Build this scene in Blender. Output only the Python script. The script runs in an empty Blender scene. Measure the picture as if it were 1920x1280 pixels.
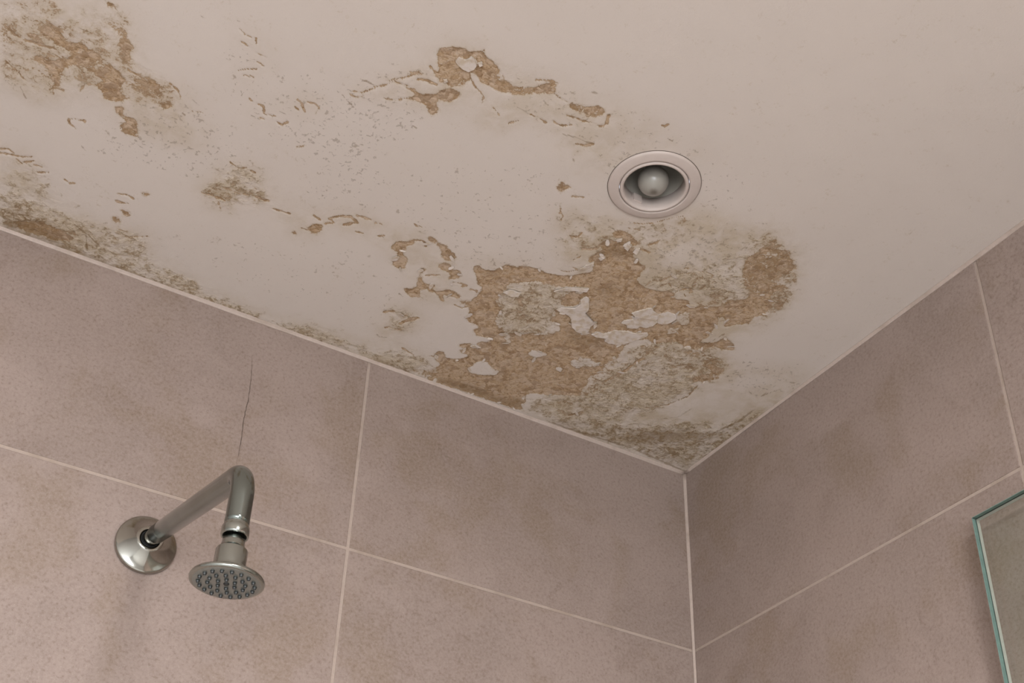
import bpy, bmesh, math, random
import numpy as np
from mathutils import Vector, Matrix

random.seed(7)
rng = np.random.default_rng(11)
scene = bpy.context.scene
COL = scene.collection
CEIL = 2.40            # ceiling height in metres; the corner of the shower is x = y = 0

# ------------------------------------------------------------------ camera
F_PX, CX, CY = 2376.05, 856.76, 814.92
R_CAM = Matrix(((0.88026107, -0.47133526, 0.05462157),
                (0.30311349, 0.47002446, -0.82897480),
                (0.36505158, 0.74627078, 0.55661231)))
cam_data = bpy.data.cameras.new('camera')
cam = bpy.data.objects.new('camera', cam_data)
COL.objects.link(cam)
rows = [R_CAM[0], -R_CAM[1], -R_CAM[2]]
m = Matrix((rows[0], rows[1], rows[2])).transposed().to_4x4()
m.translation = Vector((-1.05165, -1.33541, CEIL - 1.06939))
cam.matrix_world = m
cam_data.sensor_width = 36.0
cam_data.lens = F_PX * 36.0 / 1920.0
cam_data.shift_x = (960.0 - CX) / 1920.0
cam_data.shift_y = (CY - 640.0) / 1920.0
cam_data.clip_start = 0.02
scene.camera = cam

# ------------------------------------------------------------------ light
world = bpy.data.worlds.new('world')
scene.world = world
world.use_nodes = True
world.node_tree.nodes['Background'].inputs[0].default_value = (0.80, 0.86, 1.0, 1)
world.node_tree.nodes['Background'].inputs[1].default_value = 0.6

def area(name, loc, target, sx, sy, power, col):
    d = bpy.data.lights.new(name, 'AREA')
    d.shape = 'RECTANGLE'; d.size = sx; d.size_y = sy
    d.energy = power; d.color = col
    o = bpy.data.objects.new(name, d); COL.objects.link(o)
    o.location = loc
    o.rotation_euler = (Vector(target) - Vector(loc)).to_track_quat('-Z', 'Y').to_euler()
    return o
ROOM_X, ROOM_Y = -2.3, -2.6
area('rear_fill_light', (-1.70, ROOM_Y + 0.02, 1.10), (-1.70, 0, 1.10), 1.1, 1.2, 12.5, (0.95, 0.995, 1.07))  # area light added on the unseen back wall to light the room
area('ceiling_lamp_light', (-0.80, -1.90, CEIL - 0.04), (-0.80, -1.90, 0), 0.30, 0.30, 17.5, (0.985, 1.0, 1.02))
cy = scene.cycles
cy.max_bounces = 3; cy.diffuse_bounces = 2; cy.glossy_bounces = 3; cy.transmission_bounces = 2; cy.transparent_max_bounces = 8
cy.use_adaptive_sampling = True; cy.adaptive_threshold = 0.055; cy.use_light_tree = False
cy.caustics_reflective = False; cy.caustics_refractive = False
vs = scene.view_settings
vs.view_transform = 'Standard'; vs.look = 'None'; vs.exposure = 1.19; vs.gamma = 1.0
vs.use_curve_mapping = False

# ------------------------------------------------------------------ helpers
def obj(name, bm_or_mesh, mat=None, parent=None, loc=None, smooth=False):
    if isinstance(bm_or_mesh, bmesh.types.BMesh):
        me = bpy.data.meshes.new(name); bm_or_mesh.to_mesh(me); bm_or_mesh.free()
    else:
        me = bm_or_mesh
    if smooth:
        me.polygons.foreach_set('use_smooth', [True] * len(me.polygons))
    o = bpy.data.objects.new(name, me); COL.objects.link(o)
    if mat is not None and not me.materials: me.materials.append(mat)
    if parent is not None: o.parent = parent
    if loc is not None: o.location = loc
    return o

def tag(o, label=None, cat=None, group=None, kind=None):
    if label: o['label'] = label
    if cat: o['category'] = cat
    if group: o['group'] = group
    if kind: o['kind'] = kind
    return o

def empty(name, loc):
    o = bpy.data.objects.new(name, None); COL.objects.link(o); o.location = loc
    o.empty_display_size = 0.05
    return o

def box(bm, lo, hi):
    (x0, y0, z0), (x1, y1, z1) = lo, hi
    v = [bm.verts.new(p) for p in ((x0,y0,z0),(x1,y0,z0),(x1,y1,z0),(x0,y1,z0),(x0,y0,z1),(x1,y0,z1),(x1,y1,z1),(x0,y1,z1))]
    for f in ((3,2,1,0),(4,5,6,7),(0,1,5,4),(1,2,6,5),(2,3,7,6),(3,0,4,7)):
        bm.faces.new([v[i] for i in f])
    return bm

def lathe(profile, seg=64, axis='Z', close=False):
    """profile: list of (radius, height) turned round Z"""
    bm = bmesh.new(); rings = []
    for r, h in profile:
        if r < 1e-6: rings.append([bm.verts.new((0, 0, h))])
        else: rings.append([bm.verts.new((r*math.cos(2*math.pi*i/seg), r*math.sin(2*math.pi*i/seg), h)) for i in range(seg)])
    pairs = list(zip(rings[:-1], rings[1:]))
    if close: pairs.append((rings[-1], rings[0]))
    for a, b in pairs:
        for i in range(seg):
            j = (i + 1) % seg
            if len(a) == 1 and len(b) == 1: continue
            if len(a) == 1: bm.faces.new((a[0], b[j], b[i]))
            elif len(b) == 1: bm.faces.new((a[i], a[j], b[0]))
            else: bm.faces.new((a[i], a[j], b[j], b[i]))
    bmesh.ops.recalc_face_normals(bm, faces=bm.faces)
    return bm

def tube(path, radii, seg=48):
    """swept tube with capped ends"""
    bm = bmesh.new(); rings = []
    n = len(path)
    up = Vector((1, 0, 0))
    for i, p in enumerate(path):
        t = (path[min(i+1, n-1)] - path[max(i-1, 0)]).normalized()
        a = (up - t * up.dot(t)).normalized(); b = t.cross(a)
        r = radii[i] if hasattr(radii, '__len__') else radii
        rings.append([bm.verts.new(p + (a*math.cos(2*math.pi*k/seg) + b*math.sin(2*math.pi*k/seg)) * r) for k in range(seg)])
    for A, B in zip(rings[:-1], rings[1:]):
        for k in range(seg):
            j = (k+1) % seg
            bm.faces.new((A[k], A[j], B[j], B[k]))
    bm.faces.new(rings[0]); bm.faces.new(rings[-1])
    bmesh.ops.recalc_face_normals(bm, faces=bm.faces)
    return bm

class G:
    """small node-graph helper"""
    def __init__(s, name):
        s.mat = bpy.data.materials.new(name); s.mat.use_nodes = True
        s.nt = s.mat.node_tree; s.nt.nodes.clear()
        s.out = s.nt.nodes.new('ShaderNodeOutputMaterial')
        s.bsdf = s.nt.nodes.new('ShaderNodeBsdfPrincipled')
        s.nt.links.new(s.bsdf.outputs[0], s.out.inputs[0])
    def node(s, t, **kw):
        n = s.nt.nodes.new(t)
        for k, v in kw.items(): setattr(n, k, v)
        return n
    def put(s, sock, v):
        if isinstance(v, bpy.types.NodeSocket): s.nt.links.new(v, sock)
        elif isinstance(v, (tuple, list)) and len(v) == 3 and sock.type == 'RGBA': sock.default_value = (*v, 1)
        else: sock.default_value = v
    def math(s, op, a, b=0.0, c=0.0, clamp=False):
        n = s.node('ShaderNodeMath', operation=op, use_clamp=clamp)
        for i, v in enumerate((a, b, c)): s.put(n.inputs[i], v)
        return n.outputs[0]
    def add(s, a, b): return s.math('ADD', a, b)
    def mul(s, a, b): return s.math('MULTIPLY', a, b)
    def vec(s, op, a, b=(0, 0, 0), k=None):
        n = s.node('ShaderNodeVectorMath', operation=op)
        s.put(n.inputs[0], a); s.put(n.inputs[1], b)
        if k is not None: s.put(n.inputs['Scale'], k)
        return n.outputs[0]
    def step(s, v, lo, hi, a=0.0, b=1.0):
        n = s.node('ShaderNodeMapRange', interpolation_type='SMOOTHSTEP')
        for i, x in enumerate((v, lo, hi, a, b)): s.put(n.inputs[i], x)
        return n.outputs[0]
    def mix(s, f, a, b, blend='MIX'):
        n = s.node('ShaderNodeMix', data_type='RGBA', blend_type=blend)
        s.put(n.inputs[0], f); s.put(n.inputs[6], a); s.put(n.inputs[7], b)
        return n.outputs[2]
    def noise(s, co, scale, detail=3.0, rough=0.55, dist=0.0, col=False):
        n = s.node('ShaderNodeTexNoise')
        s.put(n.inputs['Vector'], co); s.put(n.inputs['Scale'], scale); s.put(n.inputs['Detail'], detail)
        s.put(n.inputs['Roughness'], rough); s.put(n.inputs['Distortion'], dist)
        return n.outputs['Color' if col else 'Fac']
    def voro(s, co, scale, feature='F1', out='Distance', rand=1.0):
        n = s.node('ShaderNodeTexVoronoi', feature=feature)
        s.put(n.inputs['Vector'], co); s.put(n.inputs['Scale'], scale); s.put(n.inputs['Randomness'], rand)
        return n.outputs[out]
    def bump(s, h, strength, dist, normal=None):
        n = s.node('ShaderNodeBump')
        s.put(n.inputs['Strength'], strength); s.put(n.inputs['Distance'], dist); s.put(n.inputs['Height'], h)
        if normal is not None: s.put(n.inputs['Normal'], normal)
        return n.outputs[0]
    def set(s, **kw):
        for k, v in kw.items(): s.put(s.bsdf.inputs[k.replace('_', ' ')], v)
        return s

def lin(r, g, b):
    f = lambda c: (c/12.92 if c <= 0.04045 else ((c+0.055)/1.055)**2.4)
    return tuple(f(c/255.0) for c in (r, g, b))

def plain(name, col, rough=0.5, metal=0.0, grain=0.0):
    g = G(name); tc = g.node('ShaderNodeTexCoord').outputs['Object']
    n = g.noise(tc, 90.0, 4.0)
    c = g.mix(g.step(n, 0.3, 0.7, 0.0, 1.0), tuple(x*(1-grain) for x in col), tuple(min(1, x*(1+grain)) for x in col))
    g.set(Base_Color=c, Roughness=rough, Metallic=metal)
    return g.mat

# ------------------------------------------------------------------ materials
def make_tile_material():
    g = G('beige_stone_tile')
    co = g.node('ShaderNodeNewGeometry').outputs['Position']
    rnd = g.node('ShaderNodeObjectInfo').outputs['Random']
    comb = g.node('ShaderNodeCombineXYZ'); g.put(comb.inputs[0], g.mul(rnd, 7.0)); g.put(comb.inputs[1], g.mul(rnd, 3.0)); g.put(comb.inputs[2], g.mul(rnd, 11.0))
    co = g.vec('ADD', co, comb.outputs[0])
    big = g.noise(co, 4.5, 4.0, 0.6, 0.4)
    mid = g.noise(co, 17.0, 5.0, 0.65, 0.6)
    fine = g.noise(co, 240.0, 3.0, 0.75)
    grit = g.noise(co, 800.0, 1.0, 0.7)
    c = g.mix(g.step(big, 0.34, 0.66), TILE_A, TILE_B)
    c = g.mix(g.step(mid, 0.50, 0.72, 0.0, 0.30), c, TILE_LIGHT)
    c = g.mix(g.step(mid, 0.46, 0.30, 0.0, 0.28), c, TILE_DARK)
    # thin meandering veins of darker mineral
    w = g.noise(g.vec('ADD', co, g.vec('SCALE', g.noise(co, 9.0, 3.0, col=True), k=0.10)), 6.0, 5.0, 0.6)
    vein = g.step(g.math('ABSOLUTE', g.math('SUBTRACT', w, 0.5)), 0.0, 0.012, 1.0, 0.0)
    gate = g.step(g.noise(co, 5.5, 3.0, 0.6), 0.52, 0.64)
    vein = g.mul(g.mul(vein, gate), g.step(g.noise(co, 60.0, 3.0), 0.40, 0.60))
    c = g.mix(g.mul(vein, 0.38), c, TILE_VEIN)
    c = g.mix(g.step(g.noise(co, 7.5, 3.0, 0.6, 0.3), 0.50, 0.66, 0.0, 0.40), c, lin(146, 124, 100))
    c = g.mix(g.step(fine, 0.36, 0.70, 0.0, 0.40), c, TILE_LIGHT)
    c = g.mix(g.step(fine, 0.46, 0.28, 0.0, 0.55), c, TILE_DARK)
    c = g.mix(g.step(grit, 0.64, 0.74, 0.0, 0.35), c, (0.62, 0.53, 0.47))
    pit = g.step(g.voro(co, 150.0), 0.0, 0.10, 1.0, 0.0)
    c = g.mix(g.mul(pit, 0.45), c, TILE_VEIN)
    h = g.add(g.mul(fine, 0.5), g.add(g.mul(grit, 0.25), g.mul(mid, 0.6)))
    g.set(Base_Color=c, Roughness=g.step(mid, 0.3, 0.7, 0.52, 0.66), Normal=g.bump(h, 0.35, 0.0011))
    g.bsdf.inputs['Specular IOR Level'].default_value = 0.35
    return g.mat
TILE_A = lin(172, 152, 141)
TILE_B = lin(160, 141, 130)
TILE_LIGHT = lin(190, 170, 160)
TILE_DARK = lin(136, 115, 101)
TILE_VEIN = lin(112, 93, 76)
M_TILE = make_tile_material()

def make_grout(name, col, rough=0.8):
    g = G(name); co = g.node('ShaderNodeNewGeometry').outputs['Position']
    n = g.noise(co, 260.0, 4.0, 0.65); n2 = g.noise(co, 26.0, 3.0)
    c = g.mix(g.step(n, 0.3, 0.7, 0.0, 0.35), col, tuple(x*0.78 for x in col))
    c = g.mix(g.step(n2, 0.48, 0.70, 0.0, 0.30), c, lin(150, 128, 106))
    g.set(Base_Color=c, Roughness=rough, Normal=g.bump(n, 0.4, 0.0006))
    return g.mat
M_GROUT = make_grout('pale_grout', lin(200, 180, 166))
M_CAULK = make_grout('cream_caulk', lin(210, 190, 177), 0.55)

M_WHITE = plain('painted_white_metal', lin(216, 200, 190), 0.42, 0.0, 0.02)
M_PLAIN_WALL = plain('painted_wall', lin(232, 232, 230), 0.7, 0.0, 0.03)
M_FLOOR = plain('pale_floor_tile', lin(232, 230, 226), 0.5, 0.0, 0.06)

def make_chrome(name, ca, cb):
    g = G(name); co = g.node('ShaderNodeTexCoord').outputs['Object']
    n = g.noise(co, 22.0, 3.0, 0.5); f = g.noise(co, 500.0, 2.0)
    c = g.mix(g.step(n, 0.42, 0.70, 0.0, 0.5), ca, cb)
    r = g.add(g.step(n, 0.35, 0.70, 0.10, 0.17), g.mul(f, 0.05))
    g.set(Base_Color=c, Metallic=1.0, Roughness=r, Normal=g.bump(f, 0.02, 0.0002))
    return g.mat
M_CHROME = make_chrome('worn_chrome', lin(134, 140, 135), lin(120, 124, 119))
M_HEAD = make_chrome('satin_chrome', lin(164, 167, 161), lin(148, 151, 145))
def make_polished():
    g = G('polished_chrome'); co = g.node('ShaderNodeTexCoord').outputs['Object']
    n = g.noise(co, 40.0, 5.0, 0.65)
    c = g.mix(g.step(n, 0.52, 0.72, 0.0, 0.6), lin(172, 170, 162), lin(140, 137, 126))
    g.set(Base_Color=c, Metallic=1.0, Roughness=g.step(n, 0.4, 0.7, 0.10, 0.22))
    return g.mat
M_POLISHED = make_polished()
M_PLATE = plain('satin_grey_plate', lin(150, 153, 148), 0.38, 0.75, 0.05)
M_RUBBER = plain('dark_rubber', lin(46, 46, 44), 0.6, 0.0, 0.2)
M_CRACK_GAP = plain('crack_dirt_gap_shade', lin(96, 80, 68), 0.9, 0.0, 0.2)  # tile crack, and the painted shade gap round the downlight
POLYGONS = """
T 0.75 11250,3522 10670,3864 10076,4139 9958,3823 9834,3493 9395,3418 9124,3144 8841,2857 9081,2618 9477,2474 9873,2784 10276,2720 10490,2370 10777,2331 11034,2440
K 0.35 11250,3522 10670,3864 10095,4204 9958,3823 9834,3493 9395,3418 9124,3144 9155,2853 9591,2864 9873,2784 10276,2720 10490,2370 10777,2331 11034,2440
S 0.70 9751,3206 9248,3334 8684,3137 8222,2752 8320,2293 8898,2044 9333,1980 9708,1951 10044,2038 9704,2615
T 0.45 9665,2909 9248,3334 8789,3074 8761,2620 9216,2442
S 0.50 9105,4329 8790,4277 8467,4224 8143,4334 7659,4370 7453,4745 7381,5114 7188,5228 6727,4581 6758,4385 6943,3813 6887,3264 6734,2630 7252,2527 7718,3154 8180,3161 8814,3506
S 0.70 8052,3963 7328,4482 6843,4423 6754,4114 7030,3570 6780,3329 7030,2974 7579,3141
S 0.45 7896,3426 7201,3937 6780,3329 6623,2698 6957,2494 7363,2460
S 0.35 6887,3264 6361,3877 5213,4572 4551,3750 4735,3307 5380,2567 6320,2666
S 0.50 5731,2806 4600,3828 4246,3266 5170,2462
S 0.30 9509,714 6382,2181 5585,1468 5659,632 7033,567 8668,658
S 0.45 6574,5269 5821,5552 5174,5599 4457,5677 3821,5603 3363,5303 3360,4901 4661,4614 5281,4908 6125,4942
T 0.35 6574,5269 5821,5552 5174,5599 4457,5677 3821,5603 3722,5474 4650,4817 5281,4908 6125,4942
S 0.40 3824,5413 3210,5495 2720,5083 3143,4719
K 0.85 10704,793 10310,748 9900,674 9496,665 9121,783 8822,819 8822,469 8516,395 8133,325 7414,175 6867,145 6593,236 6147,298 5810,260 5483,255 5078,439 4601,156 5416,-49 10550,20
T 0.90 10838,1463 10593,1465 10379,1347 10375,1044 10007,847 9509,714 9076,867 8874,878 8822,469 8133,325 7414,175 6867,145 6593,236 6147,298 5508,310 5078,439 4543,43 5416,-49 10550,20
K 0.40 10872,1634 10666,1519 10427,1418 10073,1124 9617,869 9134,831 10695,746
O 0.75 10609,317 10208,286 9786,203 9219,141 8497,100 7748,57 7211,38 5431,-15 5410,-60 10544,-10
O 0.45 10676,652 10272,577 9776,438 9845,167 10580,170
B 0.72 10393,221 10209,345 10008,394 9824,359 9683,252 9867,117 10093,108 10343,104
T 1.00 8628,1977 8464,2192 8394,2592 8204,2615 8106,2618 7948,2468 7919,2291 7757,2272 7779,2160 7994,2048 8132,1863 8237,1759 8345,1814 8485,1888
K 0.85 8628,1977 8464,2192 8394,2592 8204,2615 8106,2618 7948,2468 7919,2291 7757,2272 7779,2160 7994,2048 8132,1863 8237,1759 8345,1814 8485,1888
T 0.60 7739,2124 7586,2297 7438,2348 7477,2122 7642,2042
T 0.60 7529,1988 7285,2199 7168,2392 6959,2520 6736,2616 6498,2680 6417,2566 6574,2261 6845,2262 7054,1967 7389,1803
T 0.80 8942,4307 8900,4435 8782,4446 8727,4329 8805,4238
T 0.70 8731,4251 8575,4344 8527,4250 8572,4100 8684,4156
T 0.70 8824,3949 8656,4081 8588,3900 8706,3846
T 0.60 8585,3644 8344,3689 8207,3520 8352,3399 8468,3582
T 0.70 8131,3866 7981,4021 7824,3901 7841,3773 8062,3725
T 0.60 7670,4289 7367,4566 7296,4415 7474,4227
T 0.60 7590,4438 7339,4746 7082,5028 7103,5356 6667,5553 6469,5520 6298,5470 6140,5198 6430,4944 6536,4759 6711,4502 7006,4477 7523,4290
T 0.90 6228,4655 6307,4871 6128,4924 6061,4991 5924,4936 5852,4923 5853,4852 5930,4764 5994,4654 6102,4561 6173,4575
K 0.30 6228,4655 6307,4871 6128,4924 5924,4936 5853,4852 5994,4654 6102,4561
T 0.60 6355,5322 6192,5393 5847,5508 5555,5376 5160,5559 5065,5643 4851,5328 5089,5156 5483,5004 5742,4989 5983,5038 6309,5060
T 0.70 5530,4905 5339,5034 4943,5101 4684,5082 5100,4831 5353,4795
T 0.70 5164,4863 4602,5167 4626,4903 4658,4665 4857,4508 5000,4605
K 0.35 5164,4863 4602,5167 4626,4903 4658,4665 4857,4508 5000,4605
T 0.60 5129,5610 4889,5639 4816,5534 4991,5345
T 0.95 4738,3903 4432,4037 4191,4131 3897,4150 3626,4424 3438,4697 3145,4824 2653,4804 2509,5021 2156,4891 1806,4771 1300,4134 1336,3604 1416,3158 1523,2955 2744,2724 3338,2353 4302,3231
K 0.50 4738,3903 4540,3971 4169,3984 3939,4211 3626,4424 3438,4697 3248,4548 3409,4232 3407,3898 3573,3795 4072,3602 4246,3266
S 0.85 4727,3910 4383,3961 3951,4117 3411,4661 2595,4731 1915,4703 1329,4116 1336,3604 1765,3594 2358,3476 3114,3253 3518,3830 4074,3487 4298,3349
K 0.62 2740,4195 2470,4475 2498,5007 2068,4834 1896,4828 1676,4621 1329,4116 1349,3725 1511,3495 2170,3341 2511,3567 2434,3796
K 0.90 2924,3732 2731,3969 2460,3960 2374,3773 2625,3495 2641,3174 2876,3091 3085,3271 3043,3443
T 0.80 6499,2433 5938,2777 5856,2618 6211,2186 6436,2297
T 0.60 6283,2338 5381,2516 4845,1976 5044,1653 5552,1516 5852,1929
T 0.60 5761,1166 5459,1354 5221,1175 5631,918
T 0.70 5378,2565 5200,2675 5005,2795 4814,2840 4613,2909 4386,2939 4284,2872 4759,2746 5105,2458
S 0.90 5378,2565 5215,2702 4837,2880 4402,2966 4284,2872 4759,2746 5105,2458
T 0.90 5773,1159 5535,1307 5258,1259 5207,1067 5247,813 5292,656 5584,472 5582,756
K 0.80 5732,1135 5548,1274 5262,1207 5226,1105 5312,976 5336,809 5487,714 5559,771 5529,990
T 1.00 5546,391 5292,339 5164,552 4966,464 4772,452 4569,362 4535,48 5353,-24
K 1.00 5479,248 5253,257 5155,532 4956,444 4786,416 4569,362 4715,214 4805,46 5363,-2
O 0.45 5450,186 5223,195 4821,174 4788,43 5361,-7
T 1.00 2507,879 2529,1246 2513,1626 2538,2179 2369,2559 2011,2785 1582,2918 1169,2620 925,2486 1048,2231 1174,1912 1271,1543 1371,1164 969,1389 393,1758 264,2309 99,2790 -76,1899 15,83 1819,16 3086,114 3027,469 2773,786
K 0.85 2507,879 2529,1246 2513,1626 2538,2179 2369,2559 2011,2785 1511,2826 1124,2505 1048,2231 1174,1912 1271,1543 1371,1164 1617,845 1918,456 2351,260 2798,88 2988,177 3027,469 2773,786
K 0.75 2906,116 2388,318 1759,640 1197,919 847,1226 400,1399 180,1734 148,1994 -58,1920 -42,960 19,117 899,87 1858,76
O 0.50 2953,119 2088,429 1313,679 960,989 393,1138 202,1394 74,1962 -58,1920 -4,58 1819,16
O 0.85 1284,361 1098,714 836,819 479,1058 355,960 533,739 1032,416 1235,220
S 0.60 1410,2729 809,2954 240,3137 16,2708 333,2197 924,2106
T 0.50 1141,2567 287,3107 36,2903 5,2164 1097,1466
B 0.40 2542,778 2598,1352 2574,1847 2490,2237 2336,2512 1997,2766 1535,2879 1106,2517 1172,2153 1511,2115 2026,2079 2257,1642 2261,1113
B 0.42 2384,3397 2282,3708 1842,3797 2258,4261 2415,4508 2439,4936 2009,4814 1676,4621 1329,4116 1336,3604 1499,3372 1978,3203
B 0.30 4606,3716 4176,3761 3954,4007 3572,4349 3411,4661 3191,4366 3351,3932 3518,3715 4045,3562 4246,3266
B 0.36 2990,256 2618,683 2208,756 2154,387 2718,107
B 0.36 11250,3522 10719,3836 10606,3596 10251,3960 10034,4089 9834,3493 9395,3418 9174,3203 9384,2988 9717,2878 9966,2905 10313,2871 10517,2488 10811,2487 11049,2517
B 0.30 10695,746 10293,672 9800,536 9107,735 8816,449 8099,222 7351,3 8507,131 9774,153 10570,120
B 0.34 8596,1957 8453,2161 8290,2374 8051,2405 7919,2291 7797,2208 8006,2081 8144,1896 8265,1803 8384,1850
B 0.80 10393,221 10209,345 10008,394 9824,359 9683,252 9867,117 10093,108 10343,104
B 1.00 5129,2480 5090,2541 4989,2511 4884,2539 4825,2649 4803,2737 4741,2757 4654,2774 4590,2831 4520,2856 4414,2885 4284,2872 4142,2904 4026,2957 3918,3061 3855,3119 3801,3189 3853,3305 3948,3319 3982,3390 3945,3484 3900,3601 3980,3637 3978,3726 3874,3807 3848,3859 3983,3914 3939,3992 3879,4012 3786,3983 3667,3952 3599,3924 3651,3840 3564,3769 3521,3670 3433,3688 3371,3617 3275,3659 3282,3562 3254,3431 3235,3349 3144,3311 3035,3283 2908,3323 2782,3383 2701,3414 2642,3334 2587,3330 2459,3389 2343,3304 2341,3298 2232,3366 2077,3443 1961,3535 2044,3640 1915,3681 1857,3776 1838,3885 1938,3976 2029,3957 2110,4058 2207,4146 2268,4255 2374,4388 2288,4441 2251,4553 2291,4634 2190,4714 2080,4658 2031,4724 1943,4743 1866,4683 1824,4602 1721,4575 1715,4506 1754,4426 1823,4383 1759,4275 1588,4231 1581,4159 1670,4104 1663,4032 1579,3930 1514,3852 1464,3726 1502,3622 1517,3644 1554,3521 1516,3423 1649,3298 1692,3230 1698,3185 1747,3196 1769,3346 1906,3382 1950,3334 1876,3238 1830,3144 1810,3011 1763,2915 1816,2839 1795,2703 1603,2888 1599,3060 1495,2998 1362,2954 1315,2876 1397,2802 1519,2833 1649,2730 1796,2594 1934,2594 2065,2640 2168,2575 2298,2451 2375,2445 2433,2469 2580,2291 2603,2147 2578,2032 2533,1884 2608,1792 2604,1704 2580,1584 2515,1487 2620,1352 2584,1211 2559,1085 2554,969 2509,877 2867,649 3135,537 3133,421 3070,343 3080,218 2991,125 2915,112 3159,83 3685,65 4117,54 4549,54 4546,69 4805,46 4845,159 4715,214 4558,341 4530,441 4654,527 4717,649 4691,718 4633,728 4546,622 4441,661 4323,736 4295,861 4468,859 4420,916 4371,999 4498,945 4531,977 4442,1072 4357,1087 4296,1203 4227,1221 4191,1295 4269,1324 4384,1278 4494,1337 4513,1400 4467,1455 4520,1497 4632,1477 4733,1538 4713,1625 4774,1709 4780,1729 4838,1813 4822,1943 4815,2065 4826,2175 4937,2241 5001,2335 5090,2430
B 0.36 4599,2470 4500,2512 4336,2652 4138,2736 4005,2723 3679,2906 3644,2871 3717,2767 3789,2742 3826,2641 3810,2493 3738,2419 3785,2289 3712,2213 3741,2092 3592,2062 3507,1968 3545,1881 3611,1775 3782,1732 3897,1617 4029,1577 3919,1388 3997,1296 4134,1533 4309,1613 4397,1723 4408,1921 4557,2028 4574,2254
K 1.00 4599,2470 4500,2512 4336,2652 4138,2736 4005,2723 3679,2906 3644,2871 3717,2767 3789,2742 3826,2641 3810,2493 3738,2419 3785,2289 3712,2213 3741,2092 3592,2062 3507,1968 3545,1881 3611,1775 3782,1732 3897,1617 4029,1577 3919,1388 3997,1296 4134,1533 4309,1613 4397,1723 4408,1921 4557,2028 4574,2254
T 0.90 4599,2470 4500,2512 4336,2652 4138,2736 4005,2723 3679,2906 3644,2871 3717,2767 3789,2742 3826,2641 3810,2493 3738,2419 3785,2289 3712,2213 3741,2092 3592,2062 3507,1968 3545,1881 3611,1775 3782,1732 3897,1617 4029,1577 3919,1388 3997,1296 4134,1533 4309,1613 4397,1723 4408,1921 4557,2028 4574,2254
B 0.62 2374,4388 2251,4553 2190,4714 1943,4743 1721,4575 1754,4426 1759,4275 1567,4206 1663,4032 1838,3885 2029,3957 2207,4146
B 0.55 4845,159 4715,214 4558,341 4456,267 4522,85 4805,46
K 1.00 3062,1483 3015,1579 2851,1705 2731,1647 2633,1664 2668,1551 2872,1399 2972,1404
B 0.34 3062,1483 3015,1579 2851,1705 2731,1647 2633,1664 2668,1551 2872,1399 2972,1404
B 0.15 4096,495 4164,591 4112,815 4006,855 3855,758 3713,793 3762,623 3977,514
B 0.15 3617,1289 3628,1414 3466,1464 3361,1424 3477,1270
B 0.10 3122,1195 3124,1304 3028,1282 3002,1188
B 0.35 2427,3076 2293,3220 2138,3013 2180,2925 2314,2923
B 0.35 2365,2809 2188,2899 2178,2738 2280,2653
B 0.60 1869,2505 1699,2612 1599,2500 1791,2401
B 0.62 1556,2461 1396,2584 1292,2449 1118,2446 1097,2345 1063,2228 1170,2067 1326,1968 1421,2094 1258,2220 1322,2340 1487,2370
B 1.00 10782,3409 10693,3432 10606,3424 10547,3354 10478,3334 10370,3414 10306,3376 10236,3356 10153,3329 10086,3322 10007,3275 9901,3212 9816,3184 9781,3140 9838,3106 9865,3041 9828,2949 9740,2919 9767,2853 9874,2789 9964,2785 10023,2882 10113,2926 10020,2997 10085,3071 10202,3097 10267,3137 10393,3077 10472,2951 10477,2837 10447,2710 10495,2681 10525,2808 10605,2872 10685,2935 10760,2936 10760,2983 10697,2990 10628,2969 10552,3014 10486,3100 10398,3183 10437,3253 10525,3261 10606,3244 10665,3314 10749,3310
B 0.75 10319,4071 10189,4092 10172,4031 10266,3990
B 0.80 10247,3842 10170,3830 10088,3805 9999,3828 9979,3721 9946,3681 9866,3668 9842,3621 9907,3583 9864,3470 9888,3440 9937,3534 10009,3598 10007,3705 10071,3741 10153,3767
B 0.90 9704,3186 9652,3313 9554,3324 9472,3276 9460,3202 9547,3150 9615,3190
B 0.85 9461,3053 9376,3038 9264,3122 9256,3059 9320,2970 9386,2998
B 0.95 9823,2686 9796,2752 9723,2779 9727,2709 9752,2677 9673,2640 9590,2673 9502,2570 9575,2543 9736,2619
B 0.80 9708,2521 9580,2598 9467,2492 9485,2392 9554,2386 9675,2401
B 0.80 10916,3255 10835,3273 10783,3229 10845,3222
B 0.65 11177,3160 11119,3179 11080,3038 11140,2972
B 0.60 10794,3461 10573,3547 10566,3433 10690,3419
B 0.55 10299,3133 10157,3342 10015,3302 10092,3099
B 0.55 9890,3091 9665,3321 9447,3194 9333,3196 9526,3080
B 0.80 9344,1171 9165,1159 9193,1080 9284,1045
B 0.80 9194,1561 9089,1625 9075,1535 9154,1507
B 0.70 9391,979 9290,1021 9244,904 9336,868
B 0.80 7395,1884 7267,1899 7286,1845 7353,1846
B 0.90 7203,2001 7194,2141 7128,2172 7043,2162 7047,2076 7065,1992
B 1.00 7083,5318 7066,5303 6901,5401 6771,5416 6706,5443 6659,5520 6615,5459 6543,5438 6471,5418 6376,5359 6288,5294 6186,5277 6128,5178 6288,5096 6389,5129 6488,5123 6588,5193 6639,5176 6594,5112 6589,5009 6640,4952 6743,4917 6836,4901 6901,4929 6955,4975 7031,5007 7067,5037 6965,4995 6935,5013 6976,5092 7049,5175 7061,5256
B 0.55 6508,5267 6459,5361 6265,5308 6186,5277 6350,5205
B 0.60 6796,5017 6617,5098 6589,5009 6684,4939
B 0.95 7123,4489 7011,4569 7022,4631 6962,4653 6822,4737 6804,4801 6706,4886 6607,4892 6577,4816 6630,4743 6661,4684 6716,4692 6772,4699 6770,4618 6714,4569 6684,4491 6726,4452 6787,4470 6833,4540 6898,4528 6964,4557 7022,4509
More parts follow.
